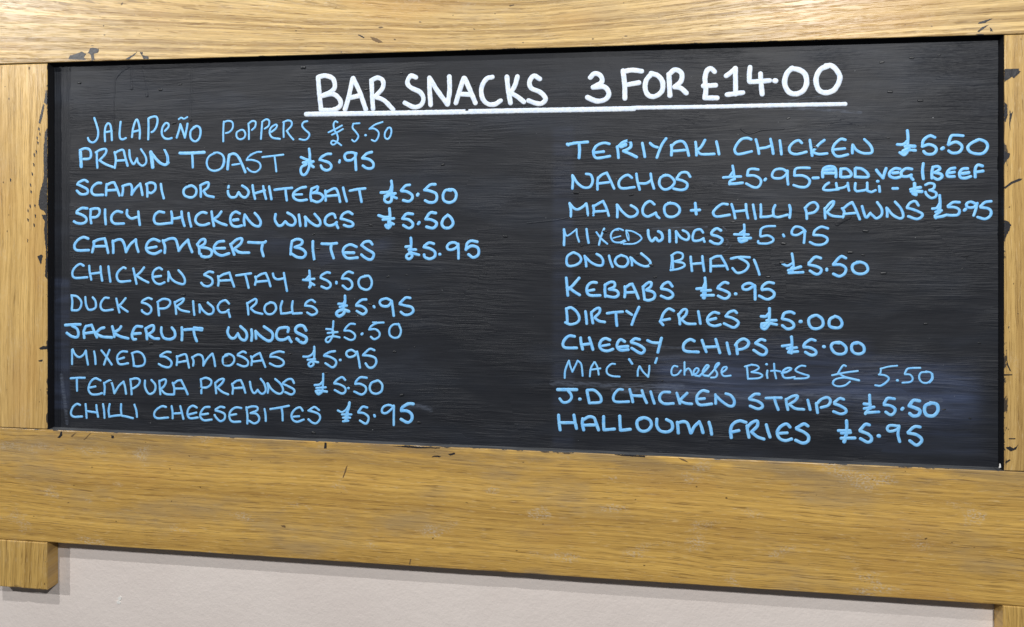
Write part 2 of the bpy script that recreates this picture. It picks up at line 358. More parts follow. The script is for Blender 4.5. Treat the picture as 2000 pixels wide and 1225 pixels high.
# ---------------------------------------------------------------- hand lettering
DATA = r"""
= heading|bold white hand-lettered words BAR SNACKS|white|9.6
@P
B 485 605 495 740 508 858 / 487 603 540 592 600 615 615 680 580 720 515 750 / 515 750 600 735 655 780 655 830 600 860 512 862
A 695 855 722 765 755 615 / 760 613 810 720 857 855 / 722 768 820 745
R 914 850 907 740 902 630 / 902 628 950 608 990 630 990 685 950 735 927 757 / 932 757 1000 785 1070 856
S 1248 605 1210 593 1182 640 1205 682 1280 720 1308 770 1290 820 1235 838 1163 805
N 1364 820 1356 700 1355 610 / 1357 612 1410 700 1495 816 / 1497 816 1512 710 1510 600
A 1562 805 1590 710 1622 612 / 1630 612 1670 700 1713 805 / 1592 735 1680 740
C 1845 603 1800 617 1762 685 1768 765 1810 812 1865 815 1910 788
K 1960 602 1970 700 1988 805
@Q
K 42 600 22 670 -10 725 / -10 728 40 755 92 796
S 217 617 170 593 137 640 152 690 222 722 262 770 235 808 190 808 130 787
= price|white hand-lettered offer reading 3 FOR £14.00|white|10
@Q
3 613 605 645 575 690 590 702 640 635 683 / 635 683 722 680 757 730 730 777 660 790 590 762
F 882 768 880 660 868 555 / 868 560 940 548 1012 557 / 882 665 990 647
O 1090 578 1048 630 1042 700 1070 748 1122 752 1172 710 1176 640 1140 592 1088 574
R 1234 747 1230 650 1226 582 / 1226 582 1275 545 1324 572 1322 632 1272 680 / 1275 680 1320 690 1362 727
£ 1582 560 1552 535 1520 560 1508 620 1515 700 1508 762 / 1497 672 1590 667 / 1508 766 1602 766
1 1675 592 1712 565 1745 535 / 1745 535 1747 640 1747 735 / 1682 740 1802 724
4 1860 528 1855 580 1855 635 / 1860 640 1930 637 2012 630 / 1942 578 1947 660 1955 735
@R
. w11 56 632 59 632
0 w10.5 188 534 148 575 130 650 160 715 212 735 272 712 302 650 290 580 240 545 184 536
0 w10.5 470 514 408 545 376 620 395 700 452 725 520 700 562 618 545 560 500 515 455 514
= underline|long white ruled line drawn under the heading|white|9.6
@Z
_ 598 223.2 800 220.5 1000 216.5 1120 214.5 1238 212.3
_ w8 1236 210.8 1400 208.3 1500 206 1651 203.4
= menu_item|light blue hand-lettered JALAPEÑO POPPERS with a small lower-case e|blue|4.6
@A
J 320 55 345 130 358 190 350 250 325 285 295 292 268 275 258 250
A 425 280 422 200 430 140 452 107 475 120 487 180 492 270 / 430 192 490 182
L 577 92 570 160 567 220 575 255 600 263 628 250
A 688 240 700 150 730 70 752 100 765 180 763 255 / 695 190 765 172
P 847 262 850 150 848 60 / 848 60 885 42 925 42 938 80 925 140 900 180 880 192
e 1010 180 1045 140 1042 110 1015 105 985 150 980 210 1005 250 1045 258 1075 250
N 1125 245 1150 165 1160 115 / 1160 115 1180 170 1205 245 / 1205 245 1222 160 1230 110
~ w3.8 1145 65 1170 50 1195 62 1228 45
O 1305 140 1262 180 1262 250 1300 282 1340 260 1358 200 1350 150 1320 132 1290 145
P w4 1580 282 1580 180 1585 90 / 1585 95 1625 82 1668 95 1672 150 1640 190 1605 202
o w4 1752 170 1712 195 1712 240 1745 262 1785 245 1795 205 1775 172 1745 172
P w4 1830 260 1830 170 1825 110 / 1825 110 1860 85 1895 92 1890 140 1860 170
@B
P w4 48 258 55 160 60 90 / 60 90 100 66 128 83 122 130 85 158
e w4.2 150 190 190 160 205 125 185 120 145 150 132 200 160 245 232 258
R w4 270 240 268 170 272 100 / 265 95 310 78 345 90 345 130 300 180 / 300 180 330 225 364 264
S w4 500 85 465 95 450 130 480 170 518 205 515 240 480 268 425 260
= price|thin light blue price £5.50 beside the jalapeño poppers|blue|3.8
@B
£ 795 95 775 85 757 115 765 170 790 210 800 260 780 300 750 315 732 295 750 275 790 290 832 320 / 708 194 770 165 838 128 / 742 217 800 190 848 162
5 1010 105 950 110 / 950 110 943 150 975 190 1000 230 985 265 960 285 938 268
. w5 1070 222
5 1235 93 1160 120 1108 160 / 1112 158 1155 158 1195 190 1195 235 1165 280 1130 268
0 1290 150 1262 190 1258 240 1285 260 1312 230 1322 180 1310 148 1285 152
= menu_item|light blue PRAWN TOAST lettering with streaky thick and thin strokes|blue|5
@A
P w7.6 192 526 188 450 184 388 / w5.4 180 368 230 350 275 365 288 415 270 450 215 455
R 350 538 345 460 345 395 / 335 390 380 364 432 358 430 400 370 468 / 370 468 430 505 502 533
A 520 540 530 460 518 388 / 522 398 560 374 602 368 620 430 645 520 / 530 472 625 466
W 662 370 668 440 690 492 710 502 737 450 / w4.4 737 450 750 492 790 520 826 490 820 430 776 360
N w8 872 390 882 460 890 532 / w6 878 395 920 450 960 490 1010 512 1042 490 / w3 1044 490 1042 430 1012 365 / w2.4 1028 485 1028 430 1000 362
T w6.5 1157 397 1250 397 1393 389 / w5 1275 400 1280 470 1282 535
O w4.4 1500 395 1440 430 1418 490 1440 550 1500 570 1565 540 1590 480 1575 420 1530 392 1490 395 / w2.2 1582 430 1576 500 1545 560
A w6 1622 552 1628 480 1638 415 / w5.6 1640 415 1680 402 1720 425 1760 500 1795 582 / w4 1668 512 1735 502
S w4 1950 385 1900 390 1830 430 1808 465 / 1808 465 1870 465 1930 490 1942 540 1900 580 1850 575 1815 545 / w1.6 1840 410 1870 396 1905 382
@B
T w4 62 436 150 426 266 412 / 180 425 190 500 198 576
= price|light blue price £5.95 on the prawn toast line|blue|5.6
@B
£ 518 357 525 420 522 500 510 560 480 605 450 605 435 570 447 530 490 508 / 440 437 480 455 530 468 / w6 460 490 558 480 / 520 505 560 532 / w8 500 475 535 490
5 730 405 690 407 640 435 622 460 / 622 462 660 472 712 490 735 520 725 550 690 565 650 550 634 520
. w5.6 817 470 814 486
9 975 400 930 390 880 400 864 430 882 465 930 465 968 435 978 400 / 968 410 972 490 976 560
5 1130 387 1080 402 1038 445 / 1040 447 1100 457 1142 490 1145 530 1115 548 1075 542 1044 520
= menu_item|light blue SCAMPI OR WHITEBAIT lettering|blue|5.4
@A
S 255 677 220 660 170 682 155 702 / 155 702 200 722 250 750 255 785 220 800 180 794 150 765
C 385 690 350 690 305 725 292 770 320 805 405 805
A 435 808 436 750 440 702 / 442 710 480 688 512 683 / 515 685 540 740 565 810 / 447 762 540 755
M 592 808 600 760 598 720 / 595 720 640 705 675 703 688 740 685 802 / 685 802 720 745 768 696 / 768 696 778 740 790 805
P 838 820 838 760 833 702 / 827 700 870 685 912 700 916 750 880 785 850 782
I 970 700 980 770 998 837
O 1265 715 1210 735 1190 775 1210 815 1270 830 1310 800 1315 750 1280 717 1245 717
R 1360 822 1360 770 1356 715 / 1356 712 1400 690 1435 685 1430 730 1388 765 / 1388 770 1420 810 1485 825
W 1632 720 1625 780 1650 825 1700 825 1730 780 / 1730 780 1760 820 1800 828 1828 785 1810 745 1765 715
H 1866 712 1875 780 1890 842 / 1880 792 1930 777 1985 762
@B
H 70 722 80 780 97 842
I 128 725 138 780 150 845
T 182 755 260 745 350 737 / 288 750 292 800 300 857
E 485 728 430 740 368 785 370 835 420 860 495 853 / w4.8 378 802 448 800
B 540 862 532 810 542 745 / 545 745 600 722 604 735 592 768 552 788 / 560 785 620 790 655 820 640 855 595 875 545 857
A 680 860 680 810 676 765 / 682 782 740 750 780 745 805 800 820 872 / 692 817 795 808
I 850 735 865 800 885 867
T 917 764 990 750 1065 742 / 1008 755 1018 810 1030 872
= price|light blue price £5.50 at the end of the scampi line|blue|5.8
@B
£ 1322 670 1328 730 1322 800 / 1220 782 1270 780 1308 765 1324 720 / 1322 805 1322 860 1295 880 1262 868 1255 838 1290 815 / 1258 818 1310 800 1360 790 / 1330 822 1372 836 / w8 1290 800 1340 800
5 1500 707 1460 715 1418 762 / 1420 767 1470 772 1520 802 1525 842 1490 868 1438 858
. w6.4 1576 808 1582 798
5 1750 702 1700 707 1645 757 / 1645 757 1700 767 1757 792 1765 842 1740 875 1690 878 1652 860
0 1902 762 1850 760 1826 810 1836 860 1890 880 1940 855 1956 800 1932 757 1880 752
= menu_item|light blue SPICY CHICKEN WINGS lettering|blue|5.6
@A
S 250 937 200 934 155 960 148 982 / 148 982 200 1000 240 1030 240 1065 200 1085 150 1080 122 1065
P 290 1080 282 1020 285 950 / 282 947 330 937 368 947 368 990 340 1020 300 1025
I 425 950 425 1010 432 1090
C 590 975 540 965 495 1000 487 1050 520 1085 608 1085
Y 640 955 640 1000 680 1035 735 1022 / 750 970 755 1030 765 1097
C 1000 977 950 970 910 1005 905 1060 940 1090 1060 1080
H 1072 970 1080 1020 1078 1080 / 1085 1037 1130 1032 1170 1020 / 1172 970 1180 1040 1200 1107
I 1240 985 1250 1050 1265 1112
C 1415 982 1370 975 1320 1010 1308 1060 1340 1095 1390 1100 1440 1085
K 1465 970 1475 1040 1488 1107 / 1560 970 1530 1010 1485 1042 / 1490 1047 1550 1080 1610 1100
E 1740 987 1700 970 1660 1000 1648 1050 1665 1100 1710 1115 1760 1105 / w6.6 1680 1052 1722 1046
N 1787 1102 1782 1050 1790 1000 / 1790 1000 1830 1055 1880 1102 1930 1110 1945 1070 1920 1020 1888 983
@B
W 190 995 185 1050 215 1102 250 1102 285 1065 / 285 1065 320 1097 365 1100 385 1060 360 1012 308 980
I 418 1000 425 1050 432 1107
N 485 1107 485 1055 477 1022 / 480 1020 530 1072 590 1107 625 1095 620 1050 573 993
G 775 1027 760 993 720 995 680 1030 675 1080 710 1105 760 1095 787 1073 / 778 1080 790 1105 800 1127
S 940 992 900 970 850 992 828 1032 / 828 1037 880 1050 940 1075 945 1105 905 1115 860 1100
= price|light blue price £5.50 with a filled-in pound sign on the chicken wings line|blue|6
@B
£ 1303 940 1308 1010 1305 1080 / 1198 1005 1250 1022 1300 1022 / 1240 1047 1345 1035 / 1300 1072 1342 1090 / w8 1300 1040 1298 1080 / 1270 1105 1290 1125 1310 1100
5 1530 992 1470 990 1430 1035 / 1430 1037 1490 1047 1530 1080 1525 1115 1490 1130 1440 1102
. w6 1584 1088 1594 1074
5 1755 982 1700 980 1657 1040 / 1657 1042 1710 1047 1760 1075 1755 1110 1720 1130 1665 1117
0 1872 1002 1830 1040 1815 1090 1840 1125 1890 1125 1925 1085 1905 1030 1872 1002
= menu_item|light blue CAMEMBERT BITES lettering|blue|5.8
@C
C 260 132 215 118 160 145 125 200 150 245 265 245
A 300 263 315 200 316 160 / 312 167 360 142 422 132 / 422 132 440 200 455 270 / 330 208 430 205
M 505 270 505 210 500 155 / 502 162 550 142 590 147 615 195 630 262 / 630 262 670 190 725 142 / 725 142 732 200 750 260
E 955 157 900 137 850 162 825 220 850 265 910 280 970 252 / 842 227 925 212
M 1008 270 1010 210 990 152 / 997 157 1060 132 1110 137 1132 190 1145 250 / 1145 250 1180 200 1235 145 / 1235 145 1250 200 1275 262
B 1347 277 1342 220 1325 187 / 1328 187 1360 147 1400 140 1398 180 1350 215 / 1350 217 1420 225 1465 250 1460 295 1420 312 1370 305 1362 285
E 1585 157 1530 165 1490 212 1500 265 1560 297 1635 277 / 1502 227 1593 225
R 1687 287 1667 230 1650 187 / 1652 192 1710 142 1762 132 1750 180 1690 230 / 1690 235 1740 267 1830 270
T 1825 168 1900 172 1975 172 1994 160 / 1965 180 1955 240 1972 302
@D
B 337 285 342 220 350 160 / 352 157 400 137 450 152 440 190 380 215 / 380 217 450 235 485 275 460 315 400 312 352 282
I 555 160 555 240 568 335
T 642 182 720 184 788 177 / 735 187 732 240 757 322
E 980 212 920 190 865 217 850 267 890 322 990 318 / w6.2 870 270 955 270
S 1135 187 1110 160 1060 165 1030 197 / 1030 197 1080 235 1145 275 1140 320 1110 338 1060 315 1030 290
= price|light blue price £5.95, the farthest right in the left-hand list|blue|5.8
@D
£ 1512 127 1515 180 1510 240 / 1462 212 1500 208 / 1492 240 1560 240 / 1500 262 1540 277 1590 290 / 1520 272 1475 290 1470 320 1500 330 1525 302 1512 275
5 1735 182 1690 172 1645 202 / 1640 215 1700 230 1745 260 1745 305 1700 330 1650 315 1642 290
. w6 1795 285
@N
9 w5.6 1180 290 1130 260 1060 272 1020 320 1040 365 1100 365 1160 335 1185 290 / 1185 282 1190 400 1190 498
5 1470 250 1380 235 1320 277 1302 368 / 1302 365 1380 312 1470 332 1495 390 1480 450 1410 485 1342 440
= menu_item|light blue CHICKEN SATAY lettering|blue|5
@C
C 215 397 180 380 130 415 105 470 130 515 250 510
H 270 400 275 460 290 532 / 280 477 380 464 / 380 405 385 470 397 542
I 458 405 465 470 477 552
C 625 422 600 415 550 460 540 510 570 552 670 545
K 700 425 715 490 732 572 / 805 415 770 460 725 497 / 740 500 790 532 847 560
E 980 432 950 417 900 450 890 510 915 560 960 577 1005 560 / 902 507 970 497
N 1042 545 1045 500 1042 457 / 1045 462 1070 520 1120 560 1190 577 1205 540 1185 490 1143 443
S 1480 462 1440 455 1395 480 / 1395 487 1430 502 1470 530 1470 575 1430 598 1390 590 1365 565
A 1530 590 1535 540 1528 500 / 1532 512 1580 482 1640 465 / 1640 465 1660 530 1685 600 / 1545 544 1650 538
T 1707 492 1780 482 1850 472 / 1795 485 1810 540 1827 612
@D
A -10 582 0 535 -8 505 / -5 515 50 480 95 470 / 95 470 120 530 140 597 / 2 555 105 545
Y 165 475 175 510 210 530 270 520 / 272 470 285 550 302 642
= price|light blue price £5.50 with a cross-shaped pound sign after the satay|blue|5
@D
£ 520 447 525 500 530 600 / 460 535 520 540 / 515 500 485 532 / 520 530 568 525 / 530 562 568 585 / w6 522 607 535 585
5 720 467 690 462 640 490 632 510 / 632 517 690 540 725 570 725 600 690 620 640 600
. w5.6 785 568 785 558
5 945 467 900 455 855 487 840 520 / 840 522 900 527 935 560 935 605 895 628 847 592
0 1078 497 1020 515 1000 560 1020 610 1080 632 1120 605 1130 550 1105 500 1062 497
= menu_item|light blue DUCK SPRING ROLLS lettering|blue|4.8
@C
D 100 822 105 750 98 687 / 97 687 150 697 190 740 190 790 160 830 102 832
U 232 705 238 770 260 822 300 825 334 800 330 740 305 707
C 460 712 420 712 385 760 385 810 420 835 500 825
K 535 720 550 790 565 852 / 625 715 590 760 560 787 / 570 792 600 815 645 845
S 880 722 845 712 795 737 785 752 / 785 757 840 775 875 810 870 850 835 870 790 845 785 832
P 952 882 945 810 940 752 / 937 752 990 722 1050 732 1060 770 1020 810 950 817
R 1120 867 1115 810 1105 752 / 1107 757 1150 732 1195 717 1180 752 1130 790 / 1130 800 1170 832 1245 848
I 1285 745 1290 810 1297 877
N 1350 852 1350 810 1345 777 / 1347 777 1380 832 1430 870 1475 860 1482 810 1428 758
G 1635 767 1600 735 1550 755 1525 802 1550 850 1600 850 1632 828 / 1625 832 1635 862 1645 897
R 1825 872 1820 810 1812 762 / 1814 767 1860 737 1900 722 1900 762 1850 810 / 1850 817 1890 850 1960 868
@D
O 145 755 95 780 82 830 110 868 160 865 195 820 180 767 135 754
L 255 745 240 800 245 860 / 245 865 290 862 350 852 / 358 745 350 800 358 862 / 360 865 445 860
S 575 752 540 730 490 757 480 787 / 480 787 550 797 590 830 590 860 545 878 500 855
= price|light blue price £5.95 after the duck spring rolls|blue|5.4
@D
£ 868 692 870 740 865 790 / 805 770 850 770 / 820 800 885 787 / w6.5 848 785 868 745 / 855 790 852 822 / 905 842 850 827 800 842 785 870 810 890 850 870 870 832
5 1075 727 1030 732 985 770 980 787 / 980 787 1030 792 1070 820 1075 850 1040 870 985 840
. w5.4 1150 794 1155 802
9 1310 732 1270 717 1220 732 1208 762 1235 790 1290 790 1320 752 / 1325 742 1335 810 1345 885
5 1505 712 1460 710 1405 762 / 1405 772 1460 787 1520 802 1535 842 1500 872 1450 875 1415 850
= menu_item|light blue JACKFRUIT WINGS lettering|blue|5.9
@C
J 37 977 110 972 182 970 / 105 985 150 1012 165 1060 150 1095 100 1087 52 1055
A 222 1100 217 1040 235 992 / 240 987 292 977 / 295 977 315 1030 345 1095 / 232 1057 310 1047
C 415 1002 380 1012 338 1052 / 335 1060 400 1090 490 1097
K 495 992 510 1045 515 1090 / 580 992 560 1020 515 1047 / 520 1062 580 1090 650 1107
F 785 992 730 990 700 1030 688 1080 700 1115 725 1115 / 700 1062 770 1057
R 835 1112 830 1060 820 1012 / 822 1012 870 985 900 985 895 1032 850 1065 / 850 1072 900 1105 950 1110
U 975 1002 975 1050 1000 1102 1060 1115 1105 1090 1105 1040 1078 1003
I 1175 1002 1178 1060 1175 1122
T 1202 1022 1290 1017 1370 1025 / 1295 1003 1374 1010 / 1290 1022 1300 1080 1320 1132
W 1630 1002 1622 1050 1650 1100 1690 1102 1722 1060 / 1722 1060 1750 1110 1790 1125 1810 1090 1800 1040 1748 990
I 1855 1022 1860 1080 1855 1127
@D
N 0 1107 -3 1065 -5 1037 / -5 1037 50 1090 120 1132 158 1110 155 1050 78 992
G 310 1042 315 1005 270 1000 220 1015 197 1070 215 1115 270 1120 315 1097 / 320 1097 330 1120 343 1140
S w6.4 488 1027 460 985 410 985 385 1015 392 1045 440 1070 490 1100 485 1140 450 1150 397 1112
= price|thin light blue price £5.50 after the jackfruit wings|blue|4.4
@D
£ 755 940 752 990 745 1032 / 745 1022 720 1017 685 1015 / 700 1055 795 1045 / 815 1097 760 1087 700 1097 680 1130 705 1145 735 1110 755 1060 752 1030
5 965 967 920 965 880 1000 862 1030 / 865 1032 920 1035 965 1070 960 1110 920 1122 865 1097
. w5.4 1032 1066 1038 1060
5 1245 952 1180 957 1125 987 1105 1020 / 1105 1020 1165 1017 1205 1050 1200 1090 1155 1115 1122 1092 / w3 1140 950 1180 948
0 1397 972 1345 970 1305 1010 1305 1070 1345 1100 1395 1090 1415 1030 1390 965
= menu_item|light blue MIXED SAMOSAS lettering|blue|4.6
@E
M 103 507 103 440 102 372 / 110 365 130 410 170 440 210 420 235 380 / 238 377 245 440 258 512
I 318 385 328 440 332 507
X 390 375 440 440 490 512 / 468 370 440 440 415 512
E 640 387 590 385 550 420 545 470 570 510 650 500 / 552 462 610 445
D 707 517 700 460 690 402 / 687 402 740 387 790 410 815 470 800 515 750 530 705 525
S 1065 392 1020 390 965 422 / 965 432 1020 440 1070 480 1070 520 1040 540 990 530 950 507
A 1125 517 1130 460 1125 432 / 1130 437 1180 417 1215 415 1230 470 1245 542 / 1135 492 1222 477
M 1285 522 1290 480 1275 442 / 1282 440 1330 415 1370 427 1385 470 1385 520 / 1385 522 1420 460 1470 407 / 1475 407 1490 460 1500 527
O 1620 422 1580 440 1575 490 1600 520 1650 520 1685 480 1680 435 1640 410 1600 417
S 1800 397 1770 385 1725 410 / 1720 422 1780 445 1820 480 1815 520 1775 530 1720 510
A 1855 517 1860 460 1850 432 / 1855 447 1900 417 1935 400 / 1937 400 1960 460 1990 535 / 1867 484 1965 472
@F
S 270 392 220 385 150 410 140 432 / 140 437 200 440 260 470 270 505 240 528 190 528 135 502
= price|light blue price £5.95 after the mixed samosas|blue|4.8
@F
£ 568 340 570 400 565 470 / 463 435 510 435 550 410 565 380 / 505 467 575 460 / 605 490 550 482 515 500 515 520 535 532 562 510 552 480
5 770 382 720 390 670 417 / 665 427 720 437 775 470 780 510 745 540 678 500
. w5.6 822 468
9 975 392 930 370 890 385 882 415 910 440 960 427 985 390 / 987 387 1002 460 1015 542
5 1155 372 1110 360 1050 412 / 1045 422 1110 427 1165 450 1172 500 1140 540 1100 540 1070 502
= menu_item|light blue TEMPURA PRAWNS lettering|blue|4.6
@E
T 90 647 160 642 226 642 / 150 647 150 700 152 767
E 380 667 330 647 285 680 262 750 290 800 350 804 395 792 / 277 737 330 727
M 418 802 422 740 415 692 / 422 692 455 672 480 672 500 720 515 792 / 517 792 560 720 605 680 / 605 682 620 730 630 797
P 685 802 680 730 672 657 / 677 657 730 647 765 667 750 710 710 740 685 747
U 815 670 815 730 840 785 870 800 910 770 915 710 878 663
R 965 802 960 740 955 672 / 957 677 1000 657 1020 667 1010 710 970 755 / 975 762 1020 800 1090 806
A 1100 802 1100 740 1085 692 / 1095 702 1130 672 1165 665 / 1167 665 1200 730 1232 802 / 1110 747 1202 747
P 1365 792 1365 720 1360 657 / 1362 657 1410 642 1460 667 1455 710 1415 737 1375 737
R 1510 792 1505 740 1500 692 / 1502 692 1540 662 1585 652 1570 692 1520 740 / 1525 742 1570 780 1627 804
A 1670 797 1675 740 1665 702 / 1670 702 1710 672 1750 665 / 1752 667 1775 720 1795 787 / 1682 744 1772 738
W 1840 682 1850 740 1870 785 1890 790 1915 760 / 1915 760 1940 790 1970 797 1995 760 1980 700 1946 653
@F
N 115 787 120 740 110 697 / 115 697 150 752 200 790 240 797 265 762 240 702 188 655
S 370 692 350 657 310 657 265 690 / 262 702 310 722 370 757 370 790 340 805 285 782
= price|light blue price £5.50 after the tempura prawns|blue|4.8
@F
£ 655 605 655 660 650 755 / 573 714 620 708 650 680 / 590 742 680 735 / w5.4 585 772 620 767 690 777 / w6 590 780 610 800 638 782
5 870 662 840 635 790 662 765 692 / 765 697 820 707 870 740 870 780 835 795 770 762
. w5.4 902 742
5 1080 642 1020 637 980 672 970 697 / 970 702 1020 702 1070 732 1070 775 1030 805 960 777
0 1177 672 1130 690 1110 740 1130 785 1180 797 1225 770 1232 710 1195 670 1158 677
= menu_item|light blue CHILLI CHEESEBITES lettering|blue|4.6
@E
C 180 907 150 897 110 930 92 990 120 1022 200 1020
H 235 900 240 960 245 1032 / 245 967 350 982 / 340 910 345 960 357 1022
I 405 900 415 960 420 1032
L 470 900 460 960 465 1015 / 465 1022 520 1012 585 1007 / 582 900 580 950 585 1002 / 590 1012 640 1022 697 1036
I 712 905 730 960 737 1022
C 1020 927 980 920 920 960 905 1010 940 1037 1040 1030
H 1075 920 1085 980 1085 1037 / 1085 992 1160 987 / 1160 920 1175 980 1190 1042
E 1320 932 1280 915 1240 945 1230 1000 1255 1037 1330 1030 / 1240 1002 1315 982
E 1445 927 1400 930 1365 970 1355 1020 1390 1057 1465 1050 / 1367 1002 1430 992
S 1590 932 1550 925 1505 952 / 1505 962 1560 977 1595 1000 1590 1045 1550 1065 1510 1030 1495 1005
E 1755 937 1700 932 1650 970 1640 1030 1670 1070 1745 1070 / 1652 1007 1705 997
B 1815 1087 1815 1010 1805 932 / 1807 937 1860 922 1910 927 1910 960 1850 985 / 1847 987 1900 992 1930 1030 1920 1070 1880 1087 1832 1062
@F
I 83 948 92 1000 95 1062
T 140 947 220 935 320 915 / 250 940 258 990 260 1057
E 455 962 430 930 380 950 347 1000 357 1050 400 1072 465 1050 / 367 1022 420 1017
S 615 957 570 927 520 957 / 512 962 570 977 615 1000 625 1040 590 1085 550 1080 512 1047
= price|light blue price £5.95 with a scribbled pound sign after the chilli cheesebites|blue|4.8
@F
£ w6 912 885 905 930 885 990 / w4.6 800 962 840 977 880 952 900 920 / 840 1000 930 1000 / 850 1032 918 1032 / 850 1067 900 1062 / w9 890 995 880 1040
5 1085 932 1040 925 1000 972 / 1000 982 1050 987 1095 1020 1095 1060 1070 1090 1015 1060
. w5.4 1155 1008 1159 1018
9 1345 922 1290 907 1240 930 1230 977 1270 987 1320 950 1345 915 / 1347 922 1345 1010 1345 1102
5 w6.4 1535 897 1490 895 1430 930 1420 957 / 1420 962 1480 967 1520 1000 1520 1050 1480 1078 1417 1047
= menu_item|light blue TERIYAKI CHICKEN lettering at the top of the right-hand list|blue|5.6
@G
T w6 142 163 200 152 / 200 150 338 138 / 255 150 260 220 255 292 / w6.6 142 160 150 166
E 550 157 500 147 430 172 395 230 410 285 450 295 555 277 / 412 242 495 232
R 640 292 635 230 627 185 / w6 640 182 690 137 750 130 762 180 730 210 690 225 / 690 227 750 252 817 285 / w8.5 665 180 705 165
I 873 150 885 210 898 282
Y 950 150 980 177 1020 190 / 1105 105 1060 172 1015 290
A 1157 267 1160 210 1155 170 / 1162 177 1200 142 1260 130 1300 172 1327 270 / 1167 227 1290 217
K 1393 140 1400 200 1402 267 / 1485 120 1450 182 1410 220 / 1410 227 1450 257 1575 255
I 1597 135 1610 190 1622 257
@H
C 335 112 300 100 240 112 190 172 175 220 210 257 340 230
H 382 115 400 180 412 252 / 410 202 480 192 535 172 / 525 110 540 180 552 252
I 617 125 625 190 632 257
C 830 147 800 122 750 142 710 192 720 240 780 257 875 235
K 910 120 920 190 932 272 / 1050 120 1000 160 945 222 / 945 242 1000 257 1077 250
E 1255 117 1210 110 1150 162 1132 220 1160 270 1210 278 1280 260 / 1152 212 1250 202
N 1325 247 1325 200 1327 167 / 1330 167 1360 212 1420 245 1500 247 1520 222 1500 170 1443 113
= price|light blue price £5.50 at the top right, beside teriyaki chicken|blue|6
@I
£ 862 27 868 90 865 160 / 765 162 820 162 860 130 / w7.5 845 182 890 178 / 890 178 932 180 / w11 830 232 868 212 / w6 860 217 940 220 / 790 242 830 265 860 240
5 1130 92 1080 77 1020 120 1008 182 / 1010 182 1070 162 1130 182 1145 220 1110 255 1050 255 1022 230
. w7 1200 204 1212 196
5 1405 77 1340 72 1290 82 1262 162 / 1265 165 1330 137 1385 162 1395 200 1360 240 1300 245 1267 225
0 1562 115 1490 147 1452 190 1480 237 1560 255 1612 240 1645 190 1630 140 1570 114 1535 122
= menu_item|light blue NACHOS lettering|blue|5.4
@G
N 190 592 195 520 190 465 / 197 472 240 540 300 582 360 577 388 520 370 460 325 450
A 435 602 435 530 440 487 / 442 492 480 457 525 440 / 527 442 560 510 597 592 / 452 542 545 532
C 770 487 730 460 670 490 642 542 670 590 795 580
H 815 450 825 520 847 602 / 832 542 910 542 960 512 / 955 450 965 520 987 592
O 1100 460 1050 490 1040 552 1080 600 1140 590 1187 540 1175 500 1130 465 1080 467
S 1340 477 1310 437 1250 440 1210 492 / 1210 502 1270 517 1312 547 1300 592 1250 607 1180 595
= price|light blue price £5.95 and dash on the nachos line|blue|5.4
@H
£ 155 372 165 430 175 500 / 65 485 130 480 235 475 / 130 470 160 430 / 175 500 130 520 125 550 / w6 130 547 180 545 250 537
5 405 407 350 400 310 412 300 462 / 300 467 370 467 425 500 430 542 400 580 350 577 290 545
. w6.2 470 510 477 500
9 690 432 640 402 570 410 540 460 560 490 630 490 680 452 690 420 / 692 422 690 490 697 552
5 905 392 830 390 770 402 758 462 / 760 467 840 467 900 500 905 542 870 577 810 578 752 560
- w6.2 942 490 990 488
= menu_note|small bold blue note ADD VEG / BEEF CHILLI - £3 squeezed in beside the nachos price|blue|6
@I
A 35 480 35 430 50 392 100 377 150 387 165 430 165 480 / w6.4 50 442 150 442 / 60 412 140 405
D 210 477 212 402 / 217 402 270 402 312 442 300 475 222 482
D 352 477 352 402 / 362 392 420 402 470 442 475 480 362 480
V 560 412 590 452 625 490 / 625 490 640 440 655 397
E 790 402 740 397 695 430 690 470 740 490 790 480 / w6.4 722 442 770 437
G 905 402 850 397 805 430 810 470 860 475 900 460 / 890 467 900 485 917 505
/ 1018 350 1010 420 1018 497
B w6.2 1102 490 1102 430 1112 387 / 1112 384 1160 377 1180 402 1130 437 / 1130 437 1190 452 1200 480 1160 505 1112 482
E 1325 392 1280 402 1250 440 1260 475 1320 475 / 1272 442 1320 432
E 1450 397 1400 402 1372 440 1382 485 1430 490 1480 475 / w7 1402 447 1460 437
F 1595 372 1550 362 1525 402 1525 480 / 1532 432 1600 422
C w5.2 95 537 60 562 40 600 80 610 150 605 190 600
H w5.2 167 542 175 590 182 602 / 182 592 240 582 280 560 / 280 540 285 580 292 612
L w5.2 355 542 350 600 370 620 / 370 620 430 612 470 602 / 470 537 470 580 470 612 / 475 617 510 627 550 610
i w5.6 587 572 592 622 / w6.2 573 522
- w6 722 592 765 592
£ w7 932 545 935 600 945 650 / 897 602 988 582 / 902 622 1002 622 / 920 642 945 652
3 w5.4 1040 557 1080 540 1125 552 1120 590 1080 610 / 1080 607 1140 632 1140 670 1095 685 1050 652 1040 627
= menu_item|light blue MANGO + CHILLI PRAWNS lettering, the longest line on the right|blue|5.4
@G
M 175 867 175 800 162 737 / 167 742 200 782 240 797 290 772 325 740 / 325 740 335 790 342 852
A 395 852 400 800 392 762 / 397 767 440 742 485 717 / 490 717 520 780 545 857 / 412 817 520 812
N 628 872 630 810 625 752 / 632 757 680 820 740 867 800 860 828 822 810 787 763 758
G 990 747 950 717 905 740 877 790 882 840 920 867 970 850 1005 830 / 1005 832 1015 860 1038 880
O 1145 732 1095 760 1090 820 1120 865 1180 867 1230 832 1235 782 1190 742 1125 737
+ w6 1390 737 1395 790 1400 842 / 1352 807 1433 802
C 1705 747 1650 745 1590 790 1565 832 1600 867 1725 850
H 1745 747 1765 810 1780 882 / 1770 817 1880 807 / 1885 747 1890 810 1905 882
@H
I 355 752 365 810 380 887
